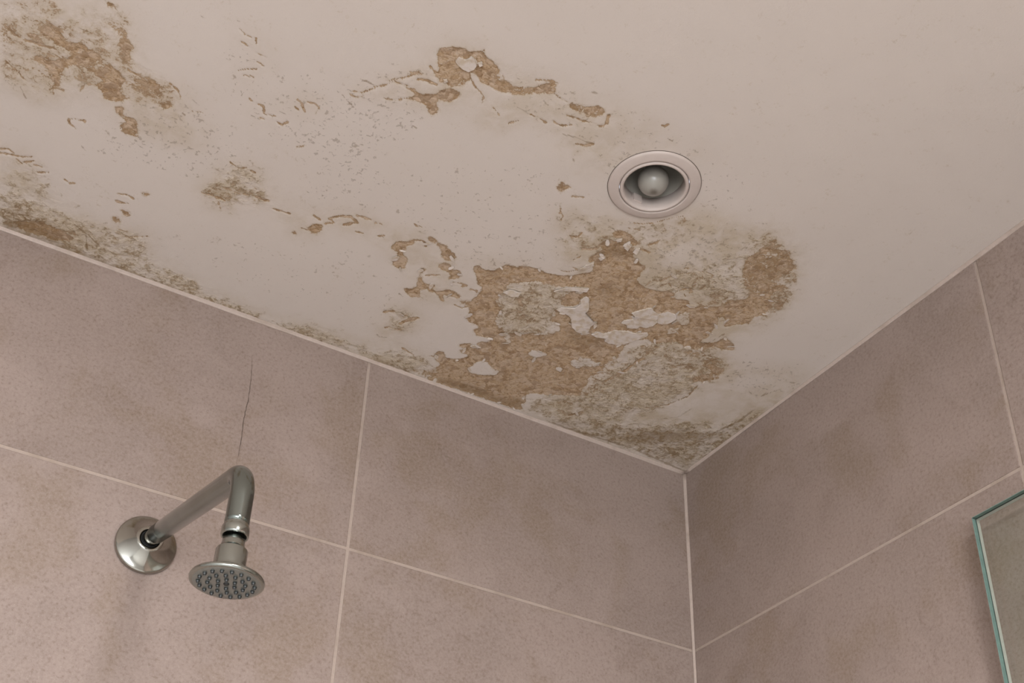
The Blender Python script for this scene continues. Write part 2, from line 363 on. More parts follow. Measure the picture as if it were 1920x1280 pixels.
B 0.75 6308,5113 6239,5155 6147,5210 6039,5274 5942,5372 5866,5470 5836,5540 5767,5529 5734,5443 5741,5386 5912,5270 6060,5168 6189,5104 6270,5083
B 0.85 5556,5362 5444,5402 5310,5428 5215,5512 5135,5506 5103,5442 5130,5384 5164,5336 5233,5309 5305,5321 5402,5304 5490,5307
B 0.30 5442,5349 5359,5371 5241,5387 5183,5463 5164,5419 5221,5358 5340,5341
B 0.75 4980,4227 4972,4345 4898,4315 4777,4341 4825,4264 4880,4154
B 0.95 6228,2247 6182,2293 6172,2370 6133,2430 6052,2453 5996,2550 5956,2539 5959,2430 6023,2373 5998,2298 6005,2240 5926,2198 5882,2133 5858,2037 5823,1965 5898,1975 5937,1932 6026,1970 6049,2067 6038,2165 6074,2216 6139,2230
B 1.00 5868,2663 5831,2703 5766,2690 5689,2632 5629,2651 5508,2600 5388,2530 5402,2466 5441,2406 5508,2419 5588,2461 5590,2532 5668,2591 5772,2634 5823,2620
B 0.90 5521,2264 5461,2375 5352,2350 5323,2274 5284,2336 5224,2336 5177,2271 5186,2152 5310,2113 5278,2189 5379,2221 5465,2224
B 0.95 5690,2104 5661,2140 5601,2140 5610,2041 5568,1934 5503,1878 5415,1895 5349,1955 5385,1836 5299,1811 5251,1861 5189,1928 5069,1934 5000,1919 4968,1860 5014,1831 5103,1835 5185,1804 5180,1748 5121,1705 5106,1654 5184,1685 5267,1773 5347,1762 5451,1775 5499,1726 5446,1622 5487,1557 5560,1531 5677,1596 5697,1662 5643,1675 5573,1777 5623,1900 5639,2004
B 0.60 4980,1813 4867,1903 4811,1778 4887,1710
B 0.70 5722,1109 5618,1174 5635,1081
O 0.80 4546,69 4399,219 4114,230 3814,278 3560,237 3376,207 3170,427 3069,314 3067,196 2915,112 3301,76 3950,47
O 0.45 3123,2120 2933,2197 2892,2095 2708,2103 2598,2258 2603,2147 2734,2021 2925,1901 3213,1785 3463,1907 3539,2132 3417,2125 3293,2056
O 0.40 3987,3703 3779,3866 3556,3720 3574,3565 3802,3461 3821,3303 3994,3378 3923,3494
O 0.35 3718,3031 3342,3226 3267,3004 3502,2819
O 0.35 1847,3763 1557,3904 1460,3688 1699,3579
O 0.35 2212,4506 2072,4681 1861,4397 1922,4248 1832,4041 1984,4098
O 0.40 7056,5247 7004,5278 6886,5055 6924,4993
O 0.30 6700,5433 6589,5449 6510,5343 6525,5153 6624,5276
O 0.62 4040,3635 3779,3866 3538,3731 3574,3565 3802,3461 3821,3303 3994,3378 3923,3494
O 0.60 3123,2120 2933,2197 2892,2095 2708,2103 2598,2258 2603,2147 2734,2021 2925,1901 3213,1785 3463,1907 3539,2132 3417,2125 3293,2056
O 0.50 3736,3020 3342,3226 3229,2949 3466,2763
O 0.50 1847,3763 1557,3904 1460,3688 1699,3579
O 0.45 2212,4506 2072,4681 1844,4408 1922,4248 1832,4041 2002,4087
O 0.45 5112,2472 4795,2723 4579,2520 4888,2329 5033,2371
B 0.00 3788,2323 3769,2395 3603,2499 3594,2584 3630,2661 3612,2751 3557,2746 3456,2591 3437,2482 3474,2378 3446,2293 3370,2196 3305,2237 3259,2328 3203,2404 3220,2269 3181,2168 3237,2091 3341,2089 3426,2140 3492,2223 3567,2299 3659,2323
T 0.30 3788,2323 3769,2395 3603,2499 3594,2584 3630,2661 3612,2751 3557,2746 3456,2591 3437,2482 3474,2378 3446,2293 3370,2196 3305,2237 3259,2328 3203,2404 3220,2269 3181,2168 3237,2091 3341,2089 3426,2140 3492,2223 3567,2299 3659,2323
K 0.00 3788,2323 3769,2395 3603,2499 3594,2584 3630,2661 3612,2751 3557,2746 3456,2591 3437,2482 3474,2378 3446,2293 3370,2196 3305,2237 3259,2328 3203,2404 3220,2269 3181,2168 3237,2091 3341,2089 3426,2140 3492,2223 3567,2299 3659,2323
O 0.00 3788,2323 3769,2395 3603,2499 3594,2584 3630,2661 3612,2751 3557,2746 3456,2591 3437,2482 3474,2378 3446,2293 3370,2196 3305,2237 3259,2328 3203,2404 3220,2269 3181,2168 3237,2091 3341,2089 3426,2140 3492,2223 3567,2299 3659,2323
S 0.10 3788,2323 3769,2395 3603,2499 3594,2584 3630,2661 3612,2751 3557,2746 3456,2591 3437,2482 3474,2378 3446,2293 3370,2196 3305,2237 3259,2328 3203,2404 3220,2269 3181,2168 3237,2091 3341,2089 3426,2140 3492,2223 3567,2299 3659,2323
B 0.00 2930,2798 2868,2897 2769,3019 2722,2989 2700,2922 2627,2967 2536,2821 2540,2716 2585,2646 2662,2660 2677,2568 2799,2512 2848,2564 2924,2558 2925,2619 2824,2702 2710,2671 2704,2777 2753,2828 2854,2765
T 0.30 2930,2798 2868,2897 2769,3019 2722,2989 2700,2922 2627,2967 2536,2821 2540,2716 2585,2646 2662,2660 2677,2568 2799,2512 2848,2564 2924,2558 2925,2619 2824,2702 2710,2671 2704,2777 2753,2828 2854,2765
K 0.00 2930,2798 2868,2897 2769,3019 2722,2989 2700,2922 2627,2967 2536,2821 2540,2716 2585,2646 2662,2660 2677,2568 2799,2512 2848,2564 2924,2558 2925,2619 2824,2702 2710,2671 2704,2777 2753,2828 2854,2765
O 0.00 2930,2798 2868,2897 2769,3019 2722,2989 2700,2922 2627,2967 2536,2821 2540,2716 2585,2646 2662,2660 2677,2568 2799,2512 2848,2564 2924,2558 2925,2619 2824,2702 2710,2671 2704,2777 2753,2828 2854,2765
S 0.10 2930,2798 2868,2897 2769,3019 2722,2989 2700,2922 2627,2967 2536,2821 2540,2716 2585,2646 2662,2660 2677,2568 2799,2512 2848,2564 2924,2558 2925,2619 2824,2702 2710,2671 2704,2777 2753,2828 2854,2765
B 0.00 2608,2959 2546,3058 2405,3066 2365,3010 2413,2837 2506,2799 2576,2878
T 0.30 2608,2959 2546,3058 2405,3066 2365,3010 2413,2837 2506,2799 2576,2878
K 0.00 2608,2959 2546,3058 2405,3066 2365,3010 2413,2837 2506,2799 2576,2878
O 0.00 2608,2959 2546,3058 2405,3066 2365,3010 2413,2837 2506,2799 2576,2878
S 0.10 2608,2959 2546,3058 2405,3066 2365,3010 2413,2837 2506,2799 2576,2878
B 0.00 3123,2141 3077,2233 2982,2230 2909,2380 2853,2395 2759,2454 2635,2468 2514,2565 2464,2513 2553,2350 2653,2181 2718,2118 2815,2100 2902,2110 2923,2182 3046,2126
T 0.30 3123,2141 3077,2233 2982,2230 2909,2380 2853,2395 2759,2454 2635,2468 2514,2565 2464,2513 2553,2350 2653,2181 2718,2118 2815,2100 2902,2110 2923,2182 3046,2126
K 0.00 3123,2141 3077,2233 2982,2230 2909,2380 2853,2395 2759,2454 2635,2468 2514,2565 2464,2513 2553,2350 2653,2181 2718,2118 2815,2100 2902,2110 2923,2182 3046,2126
O 0.00 3123,2141 3077,2233 2982,2230 2909,2380 2853,2395 2759,2454 2635,2468 2514,2565 2464,2513 2553,2350 2653,2181 2718,2118 2815,2100 2902,2110 2923,2182 3046,2126
S 0.10 3123,2141 3077,2233 2982,2230 2909,2380 2853,2395 2759,2454 2635,2468 2514,2565 2464,2513 2553,2350 2653,2181 2718,2118 2815,2100 2902,2110 2923,2182 3046,2126
B 0.00 3972,3173 3944,3263 3891,3333 3852,3302 3911,3174
T 0.30 3972,3173 3944,3263 3891,3333 3852,3302 3911,3174
K 0.00 3972,3173 3944,3263 3891,3333 3852,3302 3911,3174
O 0.00 3972,3173 3944,3263 3891,3333 3852,3302 3911,3174
S 0.10 3972,3173 3944,3263 3891,3333 3852,3302 3911,3174
B 0.00 3880,3449 3862,3514 3805,3495 3832,3433
T 0.30 3880,3449 3862,3514 3805,3495 3832,3433
K 0.00 3880,3449 3862,3514 3805,3495 3832,3433
O 0.00 3880,3449 3862,3514 3805,3495 3832,3433
S 0.10 3880,3449 3862,3514 3805,3495 3832,3433
B 0.00 3720,3779 3719,3868 3659,3852 3651,3751
T 0.30 3720,3779 3719,3868 3659,3852 3651,3751
K 0.00 3720,3779 3719,3868 3659,3852 3651,3751
O 0.00 3720,3779 3719,3868 3659,3852 3651,3751
S 0.10 3720,3779 3719,3868 3659,3852 3651,3751
B 0.00 3573,3763 3590,3841 3547,3868 3512,3765
T 0.30 3573,3763 3590,3841 3547,3868 3512,3765
K 0.00 3573,3763 3590,3841 3547,3868 3512,3765
O 0.00 3573,3763 3590,3841 3547,3868 3512,3765
S 0.10 3573,3763 3590,3841 3547,3868 3512,3765
B 0.00 3878,3849 3834,3902 3809,3856 3844,3817
T 0.30 3878,3849 3834,3902 3809,3856 3844,3817
K 0.00 3878,3849 3834,3902 3809,3856 3844,3817
O 0.00 3878,3849 3834,3902 3809,3856 3844,3817
S 0.10 3878,3849 3834,3902 3809,3856 3844,3817
B 0.00 6850,5231 6845,5297 6810,5305 6779,5285 6747,5317 6730,5378 6661,5343 6634,5295 6636,5243 6665,5186 6742,5179
T 0.30 6850,5231 6845,5297 6810,5305 6779,5285 6747,5317 6730,5378 6661,5343 6634,5295 6636,5243 6665,5186 6742,5179
K 0.00 6850,5231 6845,5297 6810,5305 6779,5285 6747,5317 6730,5378 6661,5343 6634,5295 6636,5243 6665,5186 6742,5179
O 0.00 6850,5231 6845,5297 6810,5305 6779,5285 6747,5317 6730,5378 6661,5343 6634,5295 6636,5243 6665,5186 6742,5179
S 0.10 6850,5231 6845,5297 6810,5305 6779,5285 6747,5317 6730,5378 6661,5343 6634,5295 6636,5243 6665,5186 6742,5179
B 0.00 6630,5323 6610,5360 6575,5343 6591,5308
T 0.30 6630,5323 6610,5360 6575,5343 6591,5308
K 0.00 6630,5323 6610,5360 6575,5343 6591,5308
O 0.00 6630,5323 6610,5360 6575,5343 6591,5308
S 0.10 6630,5323 6610,5360 6575,5343 6591,5308
B 0.00 6842,4951 6816,4979 6793,4954 6826,4921
T 0.30 6842,4951 6816,4979 6793,4954 6826,4921
K 0.00 6842,4951 6816,4979 6793,4954 6826,4921
O 0.00 6842,4951 6816,4979 6793,4954 6826,4921
S 0.10 6842,4951 6816,4979 6793,4954 6826,4921
B 0.00 4555,2265 4507,2354 4372,2379 4349,2296 4449,2254
T 0.30 4555,2265 4507,2354 4372,2379 4349,2296 4449,2254
K 0.00 4555,2265 4507,2354 4372,2379 4349,2296 4449,2254
O 0.00 4555,2265 4507,2354 4372,2379 4349,2296 4449,2254
S 0.10 4555,2265 4507,2354 4372,2379 4349,2296 4449,2254
B 0.00 4025,2634 3910,2773 3670,2912 3657,2852 3879,2724
T 0.30 4025,2634 3910,2773 3670,2912 3657,2852 3879,2724
K 0.00 4025,2634 3910,2773 3670,2912 3657,2852 3879,2724
O 0.00 4025,2634 3910,2773 3670,2912 3657,2852 3879,2724
S 0.10 4025,2634 3910,2773 3670,2912 3657,2852 3879,2724
B 0.00 4386,1055 4350,1104 4237,1097 4334,1017
T 0.30 4386,1055 4350,1104 4237,1097 4334,1017
K 0.00 4386,1055 4350,1104 4237,1097 4334,1017
O 0.00 4386,1055 4350,1104 4237,1097 4334,1017
S 0.10 4386,1055 4350,1104 4237,1097 4334,1017
"""
STROKES = """
B 0.80 2.3 11091,3196 11031,3157 10943,3142 10869,3140 10593,3190
B 0.70 2.0 10495,2681 10475,2546
B 0.70 1.8 10495,2632 10380,2660
O 0.50 2.0 10822,2470 10725,2329
B 0.65 2.0 10219,2732 10206,2854 10122,2920 10048,2932
B 0.80 2.1 10235,2250 10200,2202 10122,2162
B 0.80 1.6 10229,2271 10169,2307
B 0.80 2.1 10134,2303 10062,2337 10063,2293
O 0.60 1.6 10155,2654 10107,2733
B 0.60 1.5 10698,2801 10612,2757
B 0.65 2.0 9389,3374 9282,3324 9223,3245
B 0.70 2.4 9845,3325 9717,3306 9657,3294
O 0.50 1.4 10459,3600 10332,3601
B 0.55 2.0 11027,2731 10909,2675 10804,2593
B 0.60 1.7 10662,3072 10429,3134
O 0.60 1.8 9131,3033 9102,3016
B 0.75 2.0 10810,1322 10745,1343 10667,1362 10580,1387 10466,1456
B 0.70 1.9 10823,1387 10729,1435 10676,1403
B 0.75 2.2 10529,1315 10431,1403
B 0.65 1.7 10624,1323 10545,1278
B 0.70 2.0 10416,1337 10326,1354
B 0.80 2.5 10347,1237 10232,1307
B 0.80 2.8 10035,1283 9968,1256 9928,1290
B 0.70 2.3 9419,1395 9306,1434 9236,1407
B 0.70 2.6 9394,1261 9334,1268 9267,1298
O 0.70 1.6 10180,2027 10158,2031
O 0.60 1.7 10006,1935 9935,1887
B 0.60 1.9 9220,772 9133,782
B 0.60 1.9 9119,685 8880,842
O 0.70 2.2 9933,709 9812,619 9662,522 9546,465 9355,323
O 0.70 2.0 9563,433 9480,158
O 0.60 1.9 9512,677 9396,811
O 0.60 2.1 10420,350 10264,425 10073,459
O 0.50 1.8 10649,516 10509,541 10346,580
B 0.72 1.7 8972,4451 8889,4405 8828,4419
B 0.72 1.7 8910,4311 8823,4287
B 0.72 1.7 8787,4428 8750,4346
B 0.72 1.7 8708,4250 8606,4249
B 0.72 1.8 8670,4149 8581,4125
B 0.72 1.8 8803,3923 8735,3987 8641,4042
B 0.72 1.8 8725,3898 8621,3928
B 0.72 1.8 8565,3623 8522,3599
B 0.72 1.9 8449,3593 8381,3601 8339,3491 8222,3528
B 0.72 1.9 8357,3413 8313,3422
B 0.72 1.8 8102,3883 8033,3859
B 0.72 1.9 8078,3766 8036,3749
B 0.72 1.9 8022,3832 7955,3756
B 0.72 1.8 7981,3907 7894,3926 7838,3893 7838,3793
B 0.72 1.8 7628,4249 7554,4244 7503,4291 7523,4360 7476,4388
B 0.90 2.7 8170,3457 8105,3444 8073,3515
O 0.70 1.5 8201,3625 8127,3619
O 0.45 1.3 7703,4204 7606,4147 7483,4089
O 0.50 1.5 7601,4505 7430,4496
B 0.75 2.1 7449,4485 7356,4541
O 0.50 1.4 9368,4398 9326,4402
O 0.50 1.4 9027,4542 8996,4546
B 0.60 1.6 9053,3114 8951,3158 8893,3125
O 0.60 1.5 9108,3281 9013,3239
O 0.50 1.3 8036,3690 7923,3622 7821,3667
B 0.68 2.5 8554,1944 8386,1968 8301,1980
B 0.68 2.5 8353,2163 8163,2162 8069,2181
B 0.68 2.5 7953,2212 7803,2224
B 0.68 2.5 8380,1952 8259,1966
B 0.68 2.4 8419,2595 8305,2553 8224,2602
B 0.68 2.6 8310,1895 8243,1776
B 0.68 2.5 8081,2386 8001,2339
B 0.68 2.5 7701,2127 7615,2139 7490,2155
B 0.68 2.4 8156,2587 8104,2581
B 0.85 2.8 7225,2276 7134,2250
B 0.90 3.0 7046,2232 6966,2292 7046,2324 6941,2450 6826,2490 6723,2440 6846,2324
B 0.80 2.5 6764,2558 6598,2578
B 0.65 2.3 6524,2562 6449,2577
B 0.70 2.3 6668,2288 6582,2309
B 0.60 2.1 6400,2357 6340,2405
B 0.60 3.0 7823,3228 7763,3292
O 0.60 1.7 7477,2600 7408,2622
O 0.45 1.2 7334,2628 7285,2667 7267,2640 7310,2603
B 0.60 1.8 7270,2002 7185,1991
B 0.80 2.3 7614,4316 7534,4337 7463,4420 7423,4484 7360,4562 7294,4654 7222,4671 7104,4675 7058,4663
B 0.75 2.1 7197,4659 7047,4642 6957,4643
B 0.75 3.6 7078,4823 6991,4849 6893,4854
B 0.70 2.1 7142,4464 7069,4521
B 0.80 2.1 7059,5042 6914,4973
B 0.80 2.3 6620,5122 6501,5035 6395,4992
B 0.60 1.6 6363,4971 6333,4880
O 0.60 1.2 7535,5112 7509,5139
O 0.80 2.4 6824,4195 6789,4187
B 0.60 1.5 7195,4858 7062,4911
O 0.50 1.2 7603,4510 7506,4514
B 0.55 2.2 7377,4618 7211,4770 7118,4903
B 0.60 2.0 7288,4390 7100,4462
B 1.00 2.6 6465,5191 6334,5177 6217,5188 6063,5280
O 0.60 1.6 6465,5191 6334,5177 6217,5188 6063,5280
B 0.80 1.7 5989,5450 5838,5526 5761,5520
B 0.90 2.1 6024,5283 5925,5362 5860,5461
B 0.75 1.9 5719,5386 5600,5363 5549,5366
B 0.80 2.0 5448,5207 5345,5214 5247,5231 5156,5258
B 0.90 3.1 5053,5431 5015,5342 5019,5283 5059,5260
B 0.75 2.3 5798,5011 5695,5017 5587,4998
O 0.50 1.3 5977,5028 5798,5011
B 0.75 2.5 5537,5057 5450,5038 5381,5066 5332,5109
O 0.85 1.8 5377,4940 5293,4962 5178,4988 5072,4994 4988,5001
B 0.80 3.2 5124,4904 5038,4942 4965,5000
O 0.70 1.4 5777,5257 5724,5221 5686,5230
O 0.70 1.2 5581,5231 5542,5254
B 0.70 1.6 6217,4898 6082,4827
B 0.60 1.6 5936,4775 5862,4868
O 0.60 1.2 6183,5360 6139,5373
B 0.80 1.5 6671,5453 6660,5522
B 0.60 1.5 6445,5372 6314,5321 6254,5252 6164,5240
O 0.60 1.7 5397,5626 5336,5631
B 0.70 1.9 4478,5620 4442,5625 4435,5671
O 0.60 1.8 4328,5506 4251,5492
B 0.65 2.2 4782,4020 4703,3872
O 0.50 1.6 5048,4702 4979,4635
B 0.55 1.9 4733,4186 4605,4245
O 0.50 1.5 4743,5561 4619,5611
B 0.85 1.7 5989,2536 5902,2572 5838,2558 5810,2504
B 0.75 1.8 5570,2009 5504,2068 5422,2119
B 0.75 2.1 5208,2080 5118,2117 5013,2125 5069,2071
B 0.75 2.3 4954,2084 4864,2101 4833,2022
B 0.70 1.5 6115,2789 6064,2777 5967,2811
B 0.70 1.7 6532,2551 6447,2586
O 0.60 1.3 6395,2357 6309,2392
O 0.90 1.9 5876,2824 5850,2831
O 0.80 1.8 5894,1770 5857,1793
B 0.80 2.4 4969,1700 4862,1686 4802,1784
O 0.70 1.7 5701,1522 5625,1491
B 0.60 1.7 5538,1162 5412,1159
B 0.75 3.7 5351,1135 5256,1195
B 0.85 2.6 4138,3487 4043,3528 3990,3578
B 0.80 1.8 4161,3001 4055,3029 3978,3123 4078,3144
B 0.70 1.5 4118,3265 4081,3361
B 0.70 1.7 4457,3571 4312,3626 4292,3725
B 0.80 1.4 3859,4194 3766,4234 3673,4308 3547,4469 3429,4607
B 0.75 1.4 3521,4265 3453,4341 3441,4441 3357,4510 3413,4601
B 0.60 1.5 3717,4128 3878,4081
B 0.75 3.2 3538,3856 3408,3865
B 0.70 3.6 3487,3976 3418,4105
B 0.70 1.6 4737,3923 4643,3848 4631,3772
B 0.72 1.6 3081,3331 3066,3454 2968,3496 2901,3687 2735,3845 2625,3802 2583,3659
B 0.72 1.6 2937,3382 2860,3525 2785,3476
B 0.72 1.6 2692,3438 2624,3557 2533,3576 2539,3514
B 0.72 1.6 2574,3454 2526,3426
B 0.72 1.6 2756,3906 2621,3898 2544,3796
B 0.80 2.6 2861,3859 2818,3886
B 0.70 1.5 2744,3870 2634,3826 2579,3823
B 0.70 1.4 2700,3897 2594,3944 2485,3937 2474,3888 2570,3810
B 0.70 1.5 2399,3860 2447,3717 2461,3632
B 0.70 1.5 2690,3413 2665,3486 2568,3584 2511,3543 2537,3508
B 0.70 1.5 2571,3640 2565,3719
O 0.55 1.3 2648,4946 2522,5006
O 0.55 1.4 2550,4701 2419,4712
O 0.55 1.4 2323,4857 2273,4905 2232,4810
O 0.55 1.4 2178,4791 2091,4810
O 0.55 1.3 2498,4886 2457,4928
O 0.55 1.4 2494,4474 2467,4630
O 0.55 1.4 2415,4309 2447,4414
O 0.55 1.4 2034,4757 1885,4796
O 0.55 1.4 1844,4626 1758,4679 1752,4610
O 0.55 1.5 1550,4217 1549,4311 1451,4164
O 0.55 1.5 1612,3986 1507,4071
O 0.55 1.5 1507,3679 1374,3782
O 0.55 1.5 1539,4109 1483,4201
O 0.55 1.4 1649,3298 1569,3369 1506,3429
O 0.55 1.4 1397,3497 1263,3519
O 0.55 1.5 1814,2562 1730,2690 1592,2873
O 0.55 1.5 1709,2736 1640,3076
O 0.55 1.6 1010,2492 976,2558
O 0.55 1.6 752,2240 775,2342 756,2446
O 0.55 1.6 1022,2324 995,2364
O 0.55 1.6 326,2226 241,2447 157,2594 74,2741
O 0.55 1.6 326,2226 313,2354 318,2539
O 0.55 1.6 540,2233 473,2204
O 0.55 1.6 295,2670 145,2719
O 0.55 1.6 711,2658 668,2731
O 0.55 1.6 1224,1986 1214,1780 1271,1502
O 0.55 1.6 1418,2279 1322,2340
B 0.70 3.2 2380,1360 2290,1658 2249,2080
B 0.65 2.0 1533,1128 1309,1370 1187,1681 1235,1993
O 0.60 2.0 1309,1370 1187,1681 1235,1993
O 0.60 2.0 3108,378 2848,544 2536,625 1949,921 1504,1086
O 0.80 3.3 645,558 395,720 333,1059 191,1566 191,1927
O 0.90 3.3 2513,74 2050,79 1544,107 1085,143 19,48
O 0.70 2.9 1096,439 693,353
O 0.70 4.4 568,213 503,432 427,260
B 0.60 4.5 2357,379 2246,531
O 0.50 2.0 1204,996 1001,1208 961,1474
O 0.50 1.7 2112,1398 1962,1607 1841,1758 1792,1973
O 0.50 1.7 2335,950 2051,1208 1807,1286
O 0.50 1.9 2310,121 1955,225 1742,403
B 0.75 4.1 5705,1079 5612,1161
B 0.80 4.4 5421,983 5269,1191
B 0.75 3.3 5547,778 5510,826 5355,848
O 0.50 1.8 5596,594 5533,556 5446,598
O 0.60 2.1 5207,259 5017,188 4863,258
O 0.60 1.9 4897,481 4593,347
O 0.60 2.3 4978,76 4793,53 4570,54
B 0.70 2.5 4756,543 4680,578
B 0.65 2.2 5156,505 4956,444
"""
CHIPS = """
3788,2323 3769,2395 3603,2499 3594,2584 3630,2661 3612,2751 3557,2746 3456,2591 3437,2482 3474,2378 3446,2293 3370,2196 3305,2237 3259,2328 3203,2404 3220,2269 3181,2168 3237,2091 3341,2089 3426,2140 3492,2223 3567,2299 3659,2323
2930,2798 2868,2897 2769,3019 2722,2989 2700,2922 2627,2967 2536,2821 2540,2716 2585,2646 2662,2660 2677,2568 2799,2512 2848,2564 2924,2558 2925,2619 2824,2702 2710,2671 2704,2777 2753,2828 2854,2765
2608,2959 2546,3058 2405,3066 2365,3010 2413,2837 2506,2799 2576,2878
3123,2141 3077,2233 2982,2230 2909,2380 2853,2395 2759,2454 2635,2468 2514,2565 2464,2513 2553,2350 2653,2181 2718,2118 2815,2100 2902,2110 2923,2182 3046,2126
3972,3173 3944,3263 3891,3333 3852,3302 3911,3174
3880,3449 3862,3514 3805,3495 3832,3433
3720,3779 3719,3868 3659,3852 3651,3751
3573,3763 3590,3841 3547,3868 3512,3765
3878,3849 3834,3902 3809,3856 3844,3817
6850,5231 6845,5297 6810,5305 6779,5285 6747,5317 6730,5378 6661,5343 6634,5295 6636,5243 6665,5186 6742,5179
6630,5323 6610,5360 6575,5343 6591,5308
6842,4951 6816,4979 6793,4954 6826,4921
4555,2265 4507,2354 4372,2379 4349,2296 4449,2254
4025,2634 3910,2773 3670,2912 3657,2852 3879,2724
4386,1055 4350,1104 4237,1097 4334,1017
"""

# ------------------------------------------------------------------ ceiling: stain map traced on the ceiling plane
# coordinates: tenths of a millimetre from the corner, both axes running into the room
def parse(t, head):
    out = []
    for line in t.strip().splitlines():
        tok = line.split()
        p = np.array([[-float(a)*1e-4 for a in s.split(',')] for s in tok[head:]])
        out.append((tok[:head], p))
    return out

STEP = 0.0018
GX0, GX1, GY0, GY1 = -1.20, 0.0, -0.96, 0.0
gx = np.linspace(GX0, GX1, int(round((GX1-GX0)/STEP))+1)
gy = np.linspace(GY0, GY1, int(round((GY1-GY0)/STEP))+1)
NX, NY = len(gx), len(gy)
LAYERS = {k: np.zeros((NY, NX), np.float32) for k in 'BKSTO'}

def window(p, pad):
    i0 = max(0, int((p[:, 0].min()-pad-GX0)/STEP)); i1 = min(NX, int((p[:, 0].max()+pad-GX0)/STEP)+2)
    j0 = max(0, int((p[:, 1].min()-pad-GY0)/STEP)); j1 = min(NY, int((p[:, 1].max()+pad-GY0)/STEP)+2)
    return slice(j0, j1), slice(i0, i1)

def inside(p, X, Y):
    r = np.zeros(X.shape, bool); n = len(p)
    for i in range(n):
        (x0, y0), (x1, y1) = p[i], p[(i+1) % n]
        if y0 == y1: continue
        r ^= ((y0 > Y) != (y1 > Y)) & (X < (x1-x0)*(Y-y0)/(y1-y0)+x0)
    return r

def paint(layer, val, p, replace):
    sj, si = window(p, 0.0)
    X, Y = np.meshgrid(gx[si], gy[sj])
    m = inside(p, X, Y); A = LAYERS[layer][sj, si]
    if replace: A[m] = val
    else: A[m] = np.maximum(A[m], val)

def value_noise(cell):
    nx, ny = int((GX1-GX0)/cell)+3, int((GY1-GY0)/cell)+3
    t = rng.random((ny, nx)).astype(np.float32)
    u, v = (gx-GX0)/cell, (gy-GY0)/cell
    iu, iv = u.astype(int), v.astype(int); fu, fv = u-iu, v-iv
    fu = fu*fu*(3-2*fu); fv = (fv*fv*(3-2*fv))[:, None]
    a = t[np.ix_(iv, iu)]*(1-fu)+t[np.ix_(iv, iu+1)]*fu
    b = t[np.ix_(iv+1, iu)]*(1-fu)+t[np.ix_(iv+1, iu+1)]*fu
    return a*(1-fv)+b*fv
VN4 = value_noise(0.005); VN14 = value_noise(0.016)

def draw(layer, val, w, p):
    sj, si = window(p, 3*w)
    X, Y = np.meshgrid(gx[si], gy[sj]); d = np.full(X.shape, 9.0)
    for (x0, y0), (x1, y1) in zip(p[:-1], p[1:]):
        dx, dy = x1-x0, y1-y0; L = dx*dx+dy*dy+1e-12
        t = np.clip(((X-x0)*dx+(Y-y0)*dy)/L, 0, 1)
        d = np.minimum(d, np.hypot(X-x0-t*dx, Y-y0-t*dy))
    A = LAYERS[layer][sj, si]
    vn = VN4[sj, si]; vm = VN14[sj, si]
    s = np.clip(1.75 - d/(w*(0.35+1.25*vn)), 0, 1) * (0.42 + 0.5*val) * (0.62 + 0.62*vm)
    np.maximum(A, s.astype(np.float32), out=A)

def blur(a, r, n=2):
    for _ in range(n):
        for ax in (0, 1):
            p = np.pad(a, [(r+1, r) if k == ax else (0, 0) for k in (0, 1)], mode='edge')
            c = np.cumsum(p, axis=ax, dtype=np.float64)
            a = ((np.take(c, range(2*r+1, c.shape[ax]), ax) - np.take(c, range(0, c.shape[ax]-2*r-1), ax))/(2*r+1)).astype(np.float32)
    return a

for (l, v), p in parse(POLYGONS, 2): paint(l, float(v), p, l == 'B')
chips = [p for _, p in parse(CHIPS, 0)]
for k, r in (('K', 6), ('S', 7), ('T', 8), ('O', 4), ('B', 1)):
    LAYERS[k] = blur(LAYERS[k], r)
for (l, v, w), p in parse(STROKES, 3): draw(l, float(v), float(w)*0.5e-3, p)
for p in chips:
    for k in 'BKO': paint(k, 0.0, p, True)

LAMP = (-0.4022, -0.4835); LAMP_R = 0.0535
# real relief: peeled areas lie a little deeper, flaky paint hangs in small blisters
relief = 0.0007*np.clip(LAYERS['B']*1.6-0.5, 0, 1) + (value_noise(0.006)-0.5)*0.0011*LAYERS['K'] \
       + (value_noise(0.03)-0.5)*0.0014*np.maximum(LAYERS['T'], LAYERS['K']) + (value_noise(0.12)-0.5)*0.0016
XX, YY = np.meshgrid(gx, gy)
edge = np.minimum.reduce([-XX, -YY, XX-GX0, YY-GY0])
dl = np.hypot(XX-LAMP[0], YY-LAMP[1])
relief *= np.clip(edge/0.012, 0, 1)*np.clip((dl-LAMP_R*1.06)/0.03, 0, 1)

verts = np.stack([XX.ravel(), YY.ravel(), relief.ravel()], 1)
idx = np.arange(NX*NY).reshape(NY, NX)
quads = np.stack([idx[:-1, :-1], idx[1:, :-1], idx[1:, 1:], idx[:-1, 1:]], -1).reshape(-1, 4)   # facing down
keep = (dl < LAMP_R*0.84)
bad = keep.ravel()[quads].any(1)
quads = quads[~bad]
extra_v = np.array([(ROOM_X, ROOM_Y, 0), (0, ROOM_Y, 0), (0, GY0, 0), (ROOM_X, GY0, 0), (GX0, GY0, 0), (GX0, 0, 0), (ROOM_X, 0, 0)], float)
n0 = len(verts)
verts = np.concatenate([verts, extra_v])
quads = np.concatenate([quads, np.array([[n0, n0+3, n0+2, n0+1], [n0+3, n0+6, n0+5, n0+4]])])
me = bpy.data.meshes.new('ceiling')
me.vertices.add(len(verts)); me.vertices.foreach_set('co', verts.ravel())
me.loops.add(len(quads)*4); me.loops.foreach_set('vertex_index', quads.ravel().astype(np.int32))
me.polygons.add(len(quads)); me.polygons.foreach_set('loop_start', np.arange(0, len(quads)*4, 4, dtype=np.int32))
me.update(calc_edges=True)
